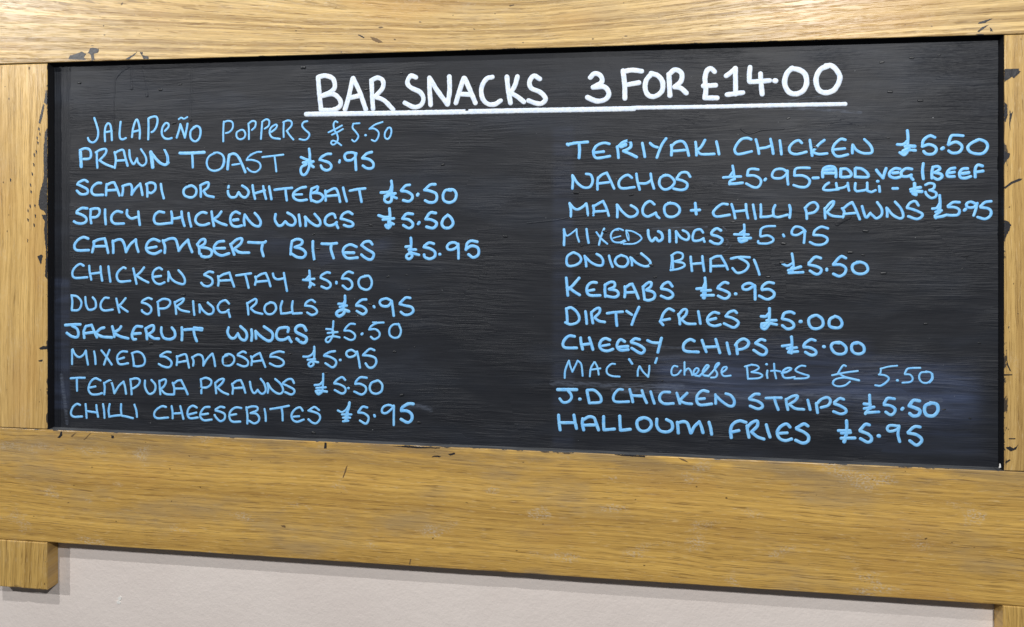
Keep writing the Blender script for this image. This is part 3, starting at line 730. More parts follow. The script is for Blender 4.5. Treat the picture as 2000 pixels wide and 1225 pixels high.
L 430 750 432 820 430 867 / 430 872 500 867 555 855 / 570 757 552 800 555 857 / 555 862 600 872 690 850
I 710 757 720 802 712 877
P 880 887 877 830 862 782 / 864 782 910 737 960 730 990 772 960 820 900 837
R 1060 882 1057 830 1055 787 / 1062 787 1110 732 1145 717 1130 762 1080 820 / 1080 827 1130 860 1230 870
A 1235 877 1245 820 1225 787 / 1232 792 1280 752 1320 727 / 1325 730 1360 800 1397 892 / 1242 842 1350 832
W 1420 767 1435 820 1460 877 1500 832 / 1500 837 1530 862 1560 885 1610 850 1610 790 1568 728
N 1665 867 1665 820 1660 782 / 1667 787 1720 850 1790 885 1822 860 1800 790 1743 723
@I
S 970 757 940 717 890 732 860 772 / 860 782 930 802 1005 837 1000 870 950 890 872 865
= price|light blue price £5.95 running up against the right stile, beside the mango prawns|blue|5.6
@I
£ 1178 660 1182 730 1180 810 / 1108 790 1150 782 1175 742 / 1140 822 1195 807 / 1180 822 1132 860 1140 880 / w6 1137 875 1200 865 1245 850 / w7 1165 792 1178 815
5 1370 727 1310 727 1260 762 / 1262 772 1330 777 1370 802 1360 845 1310 855 1245 850
. w6.4 1420 805 1430 795
9 1530 742 1480 722 1440 742 1452 775 1510 775 1545 737 / 1542 742 1530 800 1510 855
5 1680 717 1620 727 1577 767 / 1580 777 1650 787 1680 817 1670 860 1620 890 1550 872
= menu_item|thin streaky blue MIXED WINGS lettering|blue|5
@G
M w5 108 1145 110 1060 108 992 / w3.6 112 1002 130 1052 160 1045 230 992 / w4 230 990 235 1050 255 1112
I 328 990 335 1050 348 1122
X w4 425 1020 470 1080 530 1132 / w4.4 500 985 470 1060 450 1142
E w3.8 685 1000 640 985 585 1010 565 1060 590 1110 650 1120 700 1100 / w3 587 1077 660 1057 / w2 600 1000 640 1000 / w2.4 665 1130 712 1108
D w3 735 1097 720 1050 715 1007 / w3.6 715 1002 780 1012 850 1050 / 850 1052 865 1085 800 1130 690 1135 / w2.4 722 1010 740 1050 742 1100
W w5.8 930 1002 935 1060 965 1107 1000 1077 / 1005 1077 1035 1107 1070 1080 1060 1030 1030 1012
I w5.6 1138 1002 1140 1060 1140 1112
N w5.2 1205 1117 1205 1060 1202 1012 / 1207 1017 1250 1072 1310 1095 1330 1060 1310 1022 1270 1002
G w5.2 1465 1022 1440 992 1390 1002 1367 1050 1372 1100 1430 1100 1470 1080 / 1467 1082 1480 1112
S w5.8 1640 1002 1600 982 1557 1012 1552 1042 1610 1060 1655 1090 1630 1130 1580 1130 1537 1107
= price|light blue price £5.95 after the mixed wings, its digits widely spaced|blue|5.2
@H
£ 268 947 270 1000 268 1060 / 172 1040 230 1042 310 1042 / w6.5 232 1032 268 1005 / w6 215 1080 330 1077 / w7 222 1100 240 1112 290 1095
5 w4.8 568 960 490 962 435 987 425 1050 / 430 1062 500 1052 550 1080 545 1110 490 1130 410 1127 405 1107
. w5.6 650 1045 656 1058
9 865 1012 830 977 770 965 737 1000 737 1040 790 1045 850 1010 / 860 1002 858 1060 852 1122
5 1085 982 1020 967 960 1002 945 1045 / 950 1047 1030 1052 1080 1080 1070 1120 1020 1142 960 1140 912 1117
= menu_item|light blue ONION BHAJI lettering|blue|5.2
@J
O 197 267 145 300 132 350 147 395 200 397 255 372 275 332 250 290 205 268
N 325 402 320 350 310 302 / 317 312 370 362 430 392 480 392 490 350 470 310 428 283
I 548 300 560 350 582 407
O 660 295 620 320 607 360 640 400 700 405 735 365 720 315 665 293
N 772 392 770 350 757 317 / 767 322 820 372 890 402 940 395 952 362 920 325 863 278
B w4.6 1172 425 1172 350 1165 292 / 1157 297 1210 267 1265 282 1260 330 1190 355 / 1197 357 1270 370 1285 400 1230 427 1150 440 / w3 1150 420 1158 350 1156 300
H 1345 310 1350 370 1358 447 / 1355 380 1460 372 / 1460 305 1465 370 1477 447
A 1540 452 1542 390 1540 332 / 1542 332 1590 307 1640 302 / 1642 305 1680 370 1707 432 / 1557 402 1670 398
J 1740 327 1820 312 1920 315 / 1820 322 1890 360 1910 400 1870 450 1800 467 1755 422
@K
I 365 340 390 400 417 482
= price|light blue price £5.50 after the onion bhaji|blue|5.8
@K
£ w5.2 735 280 745 340 752 420 / 643 378 690 397 740 372 / w6 700 442 820 407 / w5.6 705 467 842 460 / w10 738 425 725 455
5 1015 322 960 312 900 372 / 900 387 970 402 1020 430 1010 467 970 480 912 447
. w6 1075 440 1075 430
5 1260 322 1210 307 1140 382 / 1140 387 1210 387 1260 420 1250 470 1200 500 1140 477
0 1392 362 1335 382 1325 430 1360 470 1430 475 1475 440 1460 387 1410 362 1370 362
= menu_item|light blue KEBABS lettering|blue|5.8
@J
K 130 517 138 600 145 687 / 255 517 200 582 150 632 / 160 612 210 652 260 682
E 425 562 380 560 340 592 330 645 360 685 460 687 / 347 642 400 632
B 512 697 507 630 510 582 / 507 587 560 557 600 562 600 602 550 625 / 550 627 620 640 640 680 600 705 520 692
A 700 702 705 650 702 602 / 707 612 750 582 775 575 / 775 577 805 640 835 715 / 717 659 800 654
B 895 727 887 660 880 602 / 882 602 930 562 960 562 955 600 915 630 / 915 637 970 650 997 680 980 720 930 735 895 727
S 1165 597 1130 557 1080 577 1058 612 / 1060 622 1130 637 1170 670 1165 700 1120 717 1057 692
= price|light blue price £5.95 after the kebabs|blue|5.8
@J
£ 1485 517 1490 570 1490 640 / 1405 622 1480 617 / 1470 612 1485 570 / 1452 642 1540 637 / 1452 687 1568 685 / w9 1480 655 1475 705
5 1710 567 1670 560 1615 602 / 1610 617 1680 642 1725 670 1710 707 1670 717 1615 692
. w6.6 1785 672
@K
9 370 592 320 567 260 587 257 622 300 630 350 602 / 372 592 375 660 375 725
5 555 567 500 560 450 592 440 625 / 445 632 510 627 560 660 550 702 490 725 417 692
= menu_item|light blue DIRTY FRIES lettering|blue|5.6
@J
D 140 962 138 890 130 817 / 132 817 180 807 235 852 258 910 235 952 170 970 122 952
I 318 845 325 900 330 962
R 390 957 380 900 375 852 / 377 852 420 817 455 812 455 852 410 900 / 410 907 450 937 505 947
T 530 862 600 852 680 847 / 615 860 618 920 625 982
Y 720 842 770 875 / 840 802 800 890 770 972
F 1180 837 1130 817 1080 862 1055 930 / 1052 932 1140 917 / 1047 942 1075 975
R 1240 967 1235 910 1225 872 / 1232 872 1270 827 1305 827 1300 872 1255 920 / 1260 927 1310 962 1390 965
I 1420 845 1430 900 1440 962
E 1620 862 1570 852 1520 890 1507 932 1530 970 1580 985 1635 972 / w6 1525 927 1590 912
S 1795 857 1770 837 1720 852 1690 887 / 1690 892 1750 907 1810 945 1800 980 1760 1000 1672 962
= price|light blue price £5.00 after the dirty fries|blue|6
@K
£ 515 815 515 870 510 940 / 435 892 480 892 508 865 / 490 932 580 930 / w5.6 440 962 500 957 585 972 / 437 972 440 1005 475 1015 510 972 / w8 465 985 485 965
5 755 862 720 847 660 862 640 912 / 645 917 710 932 750 965 745 1000 690 1015 642 982
. w7.4 820 942
0 957 882 905 910 900 960 930 1005 990 1010 1037 977 1030 920 980 882 932 889
0 1152 892 1105 922 1100 980 1140 1002 1200 1000 1225 960 1200 910 1155 890
= menu_item|light blue CHEESY CHIPS lettering|blue|6
@L
C 210 87 160 82 120 112 97 160 120 197 230 200
H 270 102 275 150 290 212 / 280 170 360 160 / 355 102 375 160 390 215
E 555 122 510 107 470 132 455 177 475 215 530 230 585 212 / w5.4 482 180 550 167
E 700 137 660 117 632 150 627 190 660 222 735 217 / w6.6 652 192 730 185
S 845 117 800 110 765 137 / 767 147 830 167 890 207 885 240 850 250 770 202
Y 925 127 970 147 1040 152 / 1060 105 1045 160 1025 242
C 1380 132 1340 117 1290 147 1272 195 1300 232 1420 240
H 1457 127 1475 180 1497 237 / 1480 192 1610 187 / 1590 117 1610 180 1630 247
I 1700 152 1710 200 1725 257
P 1802 257 1795 200 1790 162 / 1782 172 1820 127 1870 112 1910 140 1900 182 1850 210 1800 217
@M
S 220 127 180 117 130 152 / 132 157 190 182 235 217 225 260 180 265 112 222
= price|light blue price £5.00 after the cheesy chips|blue|6
@M
£ w5.8 480 92 485 150 480 250 / 390 182 470 172 / 440 207 530 197 / 450 242 540 235 / w10 468 235 480 200
5 710 127 670 117 615 152 600 182 / 602 192 660 197 715 227 715 260 670 270 617 242
. w7 797 187
0 947 152 890 152 867 190 900 245 960 262 1010 240 1010 190 960 147 915 147
0 1122 152 1077 162 1067 210 1095 250 1150 258 1190 230 1180 177 1130 147 1092 152
= menu_item|thin paler blue MAC 'N' cheese Bites in a different, slanting hand|blue|4
@L
M 115 492 120 420 150 335 / 157 325 167 370 190 432 / 190 432 220 370 240 325 / 243 325 277 362 290 472
A 360 477 370 400 402 340 / 410 340 435 390 447 460 / 375 412 462 400
C 605 357 570 357 527 400 532 450 580 475 650 480
' w5 745 312 773 353
N 828 472 830 420 845 380 / 850 382 880 432 930 482 / 930 482 940 420 942 375
' w5 1015 302 1000 345
c 1215 382 1180 377 1157 420 1167 465 1215 460 1250 420
h 1285 340 1285 400 1285 462 / 1285 432 1320 400 1345 422 1360 465
e 1360 465 1400 452 1425 412 1400 397 1375 430 1385 467 1430 475
e w4.6 1430 475 1480 430 1522 380 1500 370 1467 420 1470 465 1520 475
s 1520 475 1570 420 1627 350 1600 357 1580 400 1605 450 1590 485 1545 490
e 1650 442 1690 412 1697 385 1660 395 1647 440 1670 475 1735 470
@M
B 25 382 90 364 / 45 387 50 440 55 502 / 90 364 140 372 162 397 120 425 90 435 / 90 437 160 447 197 470 160 495 60 502
i w4.4 245 422 240 460 245 492 / w5 237 360
t 310 355 315 430 330 497 / 280 425 320 422 370 430
e w4.4 385 447 440 432 480 402 440 397 395 430 400 482 440 495 510 485
s 615 377 570 375 522 407 530 430 600 457 652 472 620 495 510 500
= price|thin looping blue price £5.50 set wide apart after the mac and cheese bites|blue|4
@M
£ 1010 377 985 370 950 420 935 450 / 878 467 1000 442 1127 425 / 950 452 1000 482 1140 515 / 1140 518 1000 492 910 507 885 550 930 575 1000 567 1050 530
5 w3.6 1512 374 1430 382 1350 404 / 1355 400 1348 450 1335 460 / w4.2 1335 460 1400 470 1432 500 1400 540 1350 570 1300 565
. w5.4 1515 517
5 1737 395 1650 397 1610 407 1587 450 / 1590 457 1640 462 1665 500 1640 532 1565 540
0 1802 437 1745 442 1727 490 1755 535 1810 540 1850 500 1845 445 1795 430 / w2.6 1858 450 1862 500 1830 540
= menu_item|smudged light blue J.D CHICKEN STRIPS lettering|blue|5.8
@L
J w6.8 47 607 130 607 230 607 / w5.6 150 622 175 652 180 690 150 725 100 732 67 697
. w6.6 263 700
D 355 737 342 670 332 617 / 337 612 400 612 450 652 470 692 460 730 360 738
C w5.4 680 607 640 607 600 652 590 700 620 727 740 725
H 750 607 765 660 780 727 / 770 665 880 670 / 870 617 890 680 915 735
I w5.4 955 627 970 680 990 742
C 1140 632 1080 632 1047 662 1045 710 1090 745 1175 742
K 1210 642 1225 690 1240 742 / 1310 642 1270 680 1240 712 / 1250 722 1300 742 1355 747
E 1515 627 1460 617 1412 660 1405 720 1440 757 1550 747 / 1417 700 1480 694
N 1590 742 1590 690 1587 657 / 1592 667 1650 722 1720 767 1765 760 1770 710 1735 662 1690 647
@M
S 165 652 120 652 70 692 / 72 702 140 717 190 747 195 780 150 795 77 767
T 232 690 310 687 380 687 / 315 700 330 750 350 802
R 445 802 432 745 427 702 / 432 702 490 672 540 667 520 710 460 750 / 465 757 520 792 600 800
I 640 710 650 750 662 802
P 735 832 727 780 722 742 / 732 742 770 702 830 682 860 712 840 760 770 782
S 990 702 950 692 900 732 / 902 747 960 767 1010 800 1010 830 960 845 892 822
= price|light blue price £5.50 with a smudged last zero after the chicken strips|blue|6
@M
£ 1243 662 1245 720 1250 790 / 1190 747 1250 752 / 1192 792 1285 777 / 1202 842 1230 802 / 1205 832 1332 825
5 1485 697 1420 692 1385 742 / 1387 757 1440 762 1490 792 1485 830 1450 855 1402 827
. w6.8 1560 799 1567 790
5 w7 1730 717 1670 712 1632 762 / 1632 767 1690 787 1735 812 1720 855 1670 865 1637 842
0 w7 1852 737 1790 762 1780 820 1810 860 1870 860 1910 810 1900 752 1840 735
= menu_item|bold light blue HALLOUMI FRIES lettering along the bottom|blue|6.4
@L
H 55 857 60 930 70 1000 / 70 930 210 930 / 205 857 215 920 230 985
A 300 1000 287 940 290 892 / 297 902 350 872 400 882 420 930 445 1000 / 310 954 420 952
L 495 872 495 940 497 997 / 500 1000 600 992
L 652 867 655 940 660 1002 / 665 1005 755 995
O 870 887 825 912 825 970 860 1010 920 1007 960 962 950 910 900 882 845 890
U 1015 897 1015 960 1050 1010 1120 1020 1165 990 1160 930 1110 900
M 1225 1030 1220 970 1215 927 / 1222 932 1270 920 1310 932 1330 980 1345 1030 / 1350 1030 1380 970 1430 922 / 1430 922 1450 970 1465 1027
I 1525 927 1540 980 1550 1042
F 1885 927 1820 912 1760 942 1735 1000 1742 1075 / 1747 1022 1815 1007
@M
R 65 1072 52 1010 47 962 / 52 972 90 932 145 912 145 962 90 1020 / 95 1027 150 1070 210 1090
I 235 952 250 1010 270 1070
E 465 972 430 942 370 972 340 1030 365 1085 420 1105 480 1090 / w6 362 1034 437 1029
S 640 962 600 942 530 982 / 532 992 600 1022 645 1062 640 1110 590 1130 522 1102
= price|bold light blue price £5.95 at the bottom right after the halloumi fries|blue|6.4
@M
£ 1018 912 1020 970 1015 1050 / 940 1007 1050 1007 / 970 1032 1055 1027 / 967 1082 1098 1080 / w7.5 1010 1062 995 1115
5 1240 952 1200 947 1150 1002 / 1152 1012 1220 1037 1260 1072 1255 1110 1220 1120 1155 1087
. w8 1333 1060
9 w5.8 1515 962 1440 957 1415 987 1440 1015 1510 997 1530 962 / 1530 972 1520 1040 1537 1115
5 1735 972 1680 970 1620 1022 / 1622 1032 1700 1047 1750 1087 1745 1120 1700 1150 1637 1107
"""
CROPS = {'A': (120, 220, 5), 'B': (500, 220, 5), 'C': (120, 440, 5), 'D': (500, 440, 5), 'E': (120, 610, 5), 'F': (500, 610, 5),
         'G': (1080, 250, 5), 'H': (1400, 250, 5), 'I': (1600, 250, 5), 'J': (1080, 440, 5), 'K': (1400, 440, 5),
         'L': (1080, 640, 5), 'M': (1450, 640, 5), 'N': (740, 440, 7.658), 'P': (500, 0, 4), 'Q': (1000, 0, 4), 'R': (1500, 0, 4), 'Z': (0, 0, 1)}
MM = D / (F*math.cos(YAW))           # metres of board per photo pixel near the foot of the normal

def smooth_path(pts, step):
    """Catmull-Rom through pts, resampled"""
    if len(pts) == 1: return pts
    if len(pts) == 2: q = [pts[0], pts[1]]
    else:
        q = []
        ext = [tuple(2*pts[0][i] - pts[1][i] for i in (0, 1))] + pts + [tuple(2*pts[-1][i] - pts[-2][i] for i in (0, 1))]
        for k_ in range(1, len(ext) - 2):
            p0, p1, p2, p3 = ext[k_-1:k_+3]
            for s in range(8):
                t = s/8
                q.append(tuple(.5*((2*p1[i]) + (-p0[i]+p2[i])*t + (2*p0[i]-5*p1[i]+4*p2[i]-p3[i])*t*t + (-p0[i]+3*p1[i]-3*p2[i]+p3[i])*t**3) for i in (0, 1)))
        q.append(pts[-1])
    L = [0]
    for a, b in zip(q, q[1:]): L.append(L[-1] + math.hypot(b[0]-a[0], b[1]-a[1]))
    n = max(1, int(round(L[-1]/step))); out = []; j = 0
    for i in range(n + 1):
        d = L[-1]*i/n
        while j < len(L) - 2 and L[j+1] < d: j += 1
        f = (d - L[j])/max(1e-9, L[j+1] - L[j]); out.append(tuple(q[j][c] + (q[j+1][c]-q[j][c])*f for c in (0, 1)))
    return out

PROF = ((-1, 0), (-.86, .62), (-.45, .95), (0, 1), (.45, .95), (.86, .62), (1, 0))
def ribbon(V, Fc, UV, pts, hw, h, seed, y0):
    """domed ribbon of paint with round ends along pts (board coordinates x, z)"""
    path = smooth_path(pts, .0016)
    if len(path) == 1 or math.hypot(path[-1][0]-path[0][0], path[-1][1]-path[0][1]) + len(path)*.001 < .0012:
        path = [(path[0][0] - .0002, path[0][1]), (path[0][0] + .0002, path[0][1])]
    n = len(path)
    def tan(i):
        a = path[max(0, i-1)]; b = path[min(n-1, i+1)]; dx, dz = b[0]-a[0], b[1]-a[1]; l = math.hypot(dx, dz) or 1
        return dx/l, dz/l
    secs = []; run = 0
    t0 = tan(0)
    for a in (90, 65, 40, 18):
        r = math.radians(a); secs.append((path[0][0] - t0[0]*hw*math.sin(r), path[0][1] - t0[1]*hw*math.sin(r), t0, max(.02, math.cos(r)), -hw*math.sin(r)))
    for i in range(n):
        if i: run += math.hypot(path[i][0]-path[i-1][0], path[i][1]-path[i-1][1])
        secs.append((path[i][0], path[i][1], tan(i), 1.0, run))
    t1 = tan(n-1)
    for a in (18, 40, 65, 90):
        r = math.radians(a); secs.append((path[-1][0] + t1[0]*hw*math.sin(r), path[-1][1] + t1[1]*hw*math.sin(r), t1, max(.02, math.cos(r)), run + hw*math.sin(r)))
    base = len(V); m = len(PROF)
    for (x, z, t, wf, v) in secs:
        q = 1 + .10*noise.noise(Vector((v*160, seed, 0))) + .05*noise.noise(Vector((v*600, seed, 2)))
        off = .05*hw*noise.noise(Vector((v*260, seed, 9)))
        nxx, nzz = -t[1], t[0]
        for (a, b) in PROF:
            jw = hw*wf*q*(1 + .05*noise.noise(Vector((v*420, seed + a*3, 4))))
            V.append((x + nxx*(a*jw + off), y0 - b*h*min(1, wf*1.3) , z + nzz*(a*jw + off))); UV.append((a*.5 + .5, (v + seed*.37)*20))
    for s in range(len(secs) - 1):
        for i in range(m - 1):
            a = base + s*m + i; Fc.append((a, a + 1, a + m + 1, a + m))

cur = None; items = []
for line in DATA.strip().split('\n'):
    line = line.strip()
    if not line: continue
    if line[0] == '=':
        nm, lb, mt, wd = line[1:].strip().split('|'); cur = dict(name=nm, label=lb, mat=mt, w=float(wd), st=[], ch=[]); items.append(cur); continue
    if line[0] == '@': crop = CROPS[line[1]]; continue
    body = line[2:] if len(line) > 1 and line[1] == ' ' else line
    wd = cur['w']; cur['ch'].append((line[0], []))
    for seg in body.split('/'):
        if line[0] == '/' and seg == '': continue
        tk = seg.split()
        if tk and tk[0][0] == 'w': wd = float(tk[0][1:]); tk = tk[1:]
        if not tk: continue
        assert len(tk) % 2 == 0, line
        pts = [(crop[0] + float(tk[i])/crop[2], crop[1] + float(tk[i+1])/crop[2]) for i in range(0, len(tk), 2)]
        cur['ch'][-1][1].append((wd, pts))
sd = 0
def put_words(it):
    """one mesh per written word or price"""
    words = []; last = None
    for ch, strokes in it['ch']:
        xs = [p[0] for _, q in strokes for p in q]; lo, hi = min(xs), max(xs)
        if last is None: new = True
        elif it['name'] == 'price': new = ch in 'F£' and bool(words)
        else: new = (lo - last > 16 or lo < last - 120) and not (ch == '3')
        if new: words.append(['', []]); last = hi
        words[-1][0] += ch; words[-1][1] += strokes; last = max(last, hi) if not new else hi
    return words
for it in items:
    for wd_, strokes in put_words(it):
        V, Fc, UV = [], [], []
        for (wd, pts) in strokes:
            sd += 1
            yy = YP - .0003
            ux = (pts[0][0] - CX)/F
            loc = (yy + D)/(math.cos(YAW) + ux*math.sin(YAW))/F      # metres per pixel here
            hgt = .00075 + .00016*random.random()
            ribbon(V, Fc, UV, [P(a, b, yy) for a, b in pts], wd*loc*.5*1.05, hgt, sd*1.37, YP + .00028)
        if it['name'] == 'price': nm, lb = 'price', it['label'] + ('' if it['mat'] == 'blue' else ', the piece ' + wd_)
        elif it['name'] == 'underline': nm, lb = 'underline', it['label']
        else:
            nm = 'word' if wd_.strip("+-/'.") else 'sign'
            lb = '%s %s, part of the %s' % (nm, wd_, it['label'])
        mesh_obj(nm, V, Fc, [M[it['mat']]], panel, uvs=UV, smooth=True, label=lb)

# ---------------------------------------------------------------- runs, nibs and ridges in the board paint
def drip(pts, wpx, bead, label):
    V, Fc, UV = [], [], []
    ribbon(V, Fc, UV, [P(a, b, YP) for a, b in pts], wpx*MM*.5, .0006, random.random()*50, YP + .0001)
    if bead:
        ribbon(V, Fc, UV, [P(pts[-1][0], pts[-1][1] - 3, YP), P(pts[-1][0], pts[-1][1], YP)], wpx*MM*.62, .0011, 3, YP + .0001)
    mesh_obj('paint_run', V, Fc, [M['board']], panel, uvs=UV, smooth=True, label=label)
drip([(222, 215), (224, 180), (226, 155), (238, 140), (250, 133)], 4, False, 'curved run of black paint above the jalapeño line')
drip([(223, 215), (223, 240), (223, 254)], 4, True, 'long run of black paint ending beside the first A')
drip([(257, 134), (257, 155), (257, 173)], 6, True, 'short run of black paint near the top left corner')
drip([(279, 132), (283, 150), (287, 170), (287, 187)], 6, True, 'middle run of black paint near the top left corner')
drip([(375, 135), (374, 180), (372, 234)], 6.5, True, 'long run of black paint ending above the O of jalapeño')
drip([(1447, 252), (1458, 260), (1470, 260), (1490, 254), (1530, 252)], 4, False, 'raised sagging ridge of black paint above teriyaki chicken')
drip([(1030, 436), (1080, 431), (1098, 428), (1112, 425), (1150, 420), (1185, 415)], 3.5, False, 'ragged ridge of black paint under the mango line')
drip([(1635, 437), (1646, 430), (1658, 424)], 10, False, 'lump of black paint under the prawns')
V, Fc, UV = [], [], []
nibs = [(155, 162), (352, 165), (592, 132), (783, 143), (313, 175), (353, 358), (367, 357), (145, 503), (758, 541), (794, 537), (799, 566),
        (724, 440), (613, 458), (728, 593), (723, 595), (440, 358), (445, 370), (988, 462), (1835, 108), (1780, 113), (1500, 541),
        (1504, 593), (1725, 534), (1660, 493), (1686, 498), (1294, 744), (1690, 451), (1431, 434), (620, 486), (810, 678), (1125, 376),
        (1137, 480), (1233, 381), (1230, 275), (1272, 518), (1280, 542), (1880, 525), (1895, 817), (1722, 122), (865, 322), (785, 772), (613, 845)]
for _ in range(40): nibs.append((random.uniform(150, 1920), random.uniform(150, 860)))
for i, (a, b) in enumerate(nibs):
    x, z = P(a, b, YP); r = random.uniform(1.0, 2.4)*MM*1.2
    ribbon(V, Fc, UV, [(x - r, z), (x + r*random.uniform(.3, 1.5), z + random.uniform(-.4, .5)*r)], r, r*random.uniform(.5, .9), i*2.1, YP + .0001)
mesh_obj('paint_nib', V, Fc, [M['nib']], panel, uvs=UV, smooth=True, kind='stuff', label='small nibs and bits caught in the black paint')
# rubbed ink left from earlier writing: thin veils, a little lighter than the board
k = NT('rubbed_ink'); nn = k.noise(k.xyz(k.M('MULTIPLY', k.x, 60), 0.0, k.M('MULTIPLY', k.z, 420)), 1, 4, .65)
tr = k.n.new('ShaderNodeBsdfTransparent'); mxs = k.n.new('ShaderNodeMixShader')
uvn = k.n.new('ShaderNodeUVMap').outputs[0]; sp = k.n.new('ShaderNodeSeparateXYZ'); k.t.links.new(uvn, sp.inputs[0])
fade = k.step(k.M('ABSOLUTE', k.M('SUBTRACT', sp.outputs[0], .5)), .12, .5, 1, 0)
k.put(mxs.inputs[0], k.M('MULTIPLY', k.M('MULTIPLY', fade, k.step(nn, .36, .62)), .22))
k.t.links.new(tr.outputs[0], mxs.inputs[1]); k.t.links.new(k.b.outputs[0], mxs.inputs[2])
k.t.links.new(mxs.outputs[0], k.n['Material Output'].inputs[0]); M['ghost'] = k.out((.26, .31, .42), .6)
def ghost(pts, wpx, label, y=YP - .0003):
    V, Fc, UV = [], [], []
    ribbon(V, Fc, UV, [P(a, b, y) for a, b in pts], wpx*MM*.5, .0001, random.random()*40, y)
    mesh_obj('ink_smear', V, Fc, [M['ghost']], panel, uvs=UV, smooth=True, label=label)
ghost([(1455, 211), (1520, 211), (1600, 214), (1680, 220)], 8, 'white ink dragged out below the heading line')
ghost([(1540, 198), (1580, 190), (1625, 187)], 3, 'white ink smear under the last zeros')
ghost([(1412, 443), (1419, 450)], 4, 'ghost of a rubbed-out stroke after mixed wings')
ghost([(1418, 466), (1422, 472), (1419, 478)], 4, 'ghost of a rubbed-out curl after mixed wings')
ghost([(1428, 478), (1421, 488), (1408, 494)], 1.6, 'thin rubbed-out curl under mixed wings')
ghost([(1200, 762), (1300, 766), (1450, 775), (1560, 783)], 15, 'blue smear across the chicken strips line')
ghost([(1080, 748), (1180, 752), (1330, 756)], 16, 'faint blue smear above the chicken strips line')
ghost([(1560, 770), (1680, 776), (1800, 780), (1835, 782)], 14, 'broad blue smear through the chicken strips price')
ghost([(1255, 673), (1320, 679), (1450, 678)], 6, 'faint smear through cheesy chips')
ghost([(1380, 443), (1330, 445), (1275, 447)], 5, 'faint smear above mixed wings')
ghost([(790, 793), (822, 794), (840, 800)], 14, 'blue smear at the end of the chilli cheesebites price')
ghost([(120, 735), (126, 780), (131, 825)], 12, 'chalky patch low on the left edge of the panel')

# ---------------------------------------------------------------- black paint that got on the oak
def splash(poly, parent, label, y=-.00028, ragged=.9, mat='smear'):
    """a flat chip of dried paint with a ragged outline and its own small thickness"""
    q = []
    n = len(poly)
    for i in range(n):
        a, b = poly[i], poly[(i+1) % n]; L = math.hypot(b[0]-a[0], b[1]-a[1]); m = max(1, int(L/1.6))
        for s in range(m):
            t = s/m; px = a[0]+(b[0]-a[0])*t; py = a[1]+(b[1]-a[1])*t
            px += ragged*noise.noise(Vector((px*.9, py*.9, 1)))*1.4; py += ragged*noise.noise(Vector((px*.9, py*.9, 8)))*1.0; px += ragged*.6*noise.noise(Vector((px*2.3, py*2.3, 3)))
            q.append(P(px, py, 0))
    c = (sum(p[0] for p in q)/len(q), sum(p[1] for p in q)/len(q))
    V = [(x, y, z) for x, z in q] + [(x, .0006, z) for x, z in q]; N = len(q)
    from mathutils.geometry import tessellate_polygon
    tri = tessellate_polygon([[Vector((x, z, 0)) for x, z in q]])
    Fc = [tuple(t) for t in tri] + [(i, (i+1) % N, N+(i+1) % N, N+i) for i in range(N)]
    mesh_obj('paint_splash', V, Fc, [M[mat]], parent, label=label)
Lb = 'black paint splash '
splash([(134, 116), (136, 109), (146, 106), (152, 104), (160, 101), (168, 106), (164, 112), (168, 117)], top, Lb + 'on the upper rail above its left corner')
splash([(172, 104), (176, 94), (182, 93), (193, 96), (192, 103), (183, 105), (185, 117), (179, 117), (178, 108)], top, Lb + 'like a hammer on the upper rail')
splash([(244, 116), (258, 108), (268, 101), (264, 107), (252, 116)], top, 'thin slanting ' + Lb + 'on the upper rail')
splash([(273, 102), (279, 102), (278, 108), (290, 110), (291, 115), (280, 115), (277, 109)], top, 'broken ' + Lb + 'on the upper rail')
splash([(723, 72), (736, 75), (749, 83), (740, 84), (728, 79)], top, 'dark knock on the upper rail above the heading', mat='bruise')
splash([(700, 67), (712, 73), (711, 75), (699, 69)], top, 'small dark nick beside the knock on the upper rail')
splash([(1910, 45), (1916, 42), (1941, 35), (1924, 45), (1911, 47)], top, 'dart-shaped ' + Lb + 'on the upper rail at the right')
splash([(1908, 62), (1918, 53), (1932, 48), (1922, 56), (1912, 63)], top, 'thin dark brush mark under the dart-shaped splash')
splash([(1933, 53), (1937, 57), (1939, 62), (1934, 61)], top, 'tiny dark mark near the right joint')
splash([(1962, 135), (1990, 134), (1989, 138), (1994, 140), (1980, 153), (1977, 150), (1962, 160)], strr, 'arrowhead-shaped ' + Lb + 'on the right stile')
splash([(1962, 200), (1967, 205), (1968, 225), (1964, 238), (1962, 238)], strr, Lb + 'creeping onto the right stile')
splash([(1972, 214), (1974, 222), (1978, 218), (1976, 228), (1973, 240), (1973, 256), (1971, 240)], strr, 'forked black mark on the right stile', ragged=.5)
splash([(1961, 366), (1975, 355), (1990, 349), (1997, 349), (1993, 353), (1977, 359), (1963, 369)], strr, 'slanting brush flick of black paint on the right stile', ragged=.4)
splash([(1961, 295), (1973, 300), (1971, 308), (1965, 314), (1961, 322)], strr, 'brushed black stain on the right stile edge')
splash([(1962, 430), (1970, 433), (1975, 440), (1970, 452), (1963, 466), (1961, 450)], strr, 'smoky black stain on the right stile')
splash([(1961, 731), (1977, 731), (1977, 733), (1962, 734)], strr, 'short black line low on the right stile', ragged=.3)
splash([(1967, 702), (1969, 712), (1975, 726), (1972, 724), (1966, 712)], strr, 'thin black flick low on the right stile', ragged=.4)
splash([(1964, 874), (1972, 872), (1980, 876), (1989, 868), (1984, 878), (1974, 882), (1968, 878)], strr, 'scribble of black paint near the lower right corner')
splash([(1970, 856), (1983, 856), (1983, 858), (1970, 858)], strr, 'short dash of black paint above the scribble', ragged=.2)
splash([(1963, 902), (1972, 897), (1974, 899), (1965, 905)], strr, 'small flick of black paint above the lower right joint', ragged=.3)
splash([(92, 176), (89, 182), (86, 200), (92, 205)], stl, 'sliver of black paint on the left stile edge, upper')
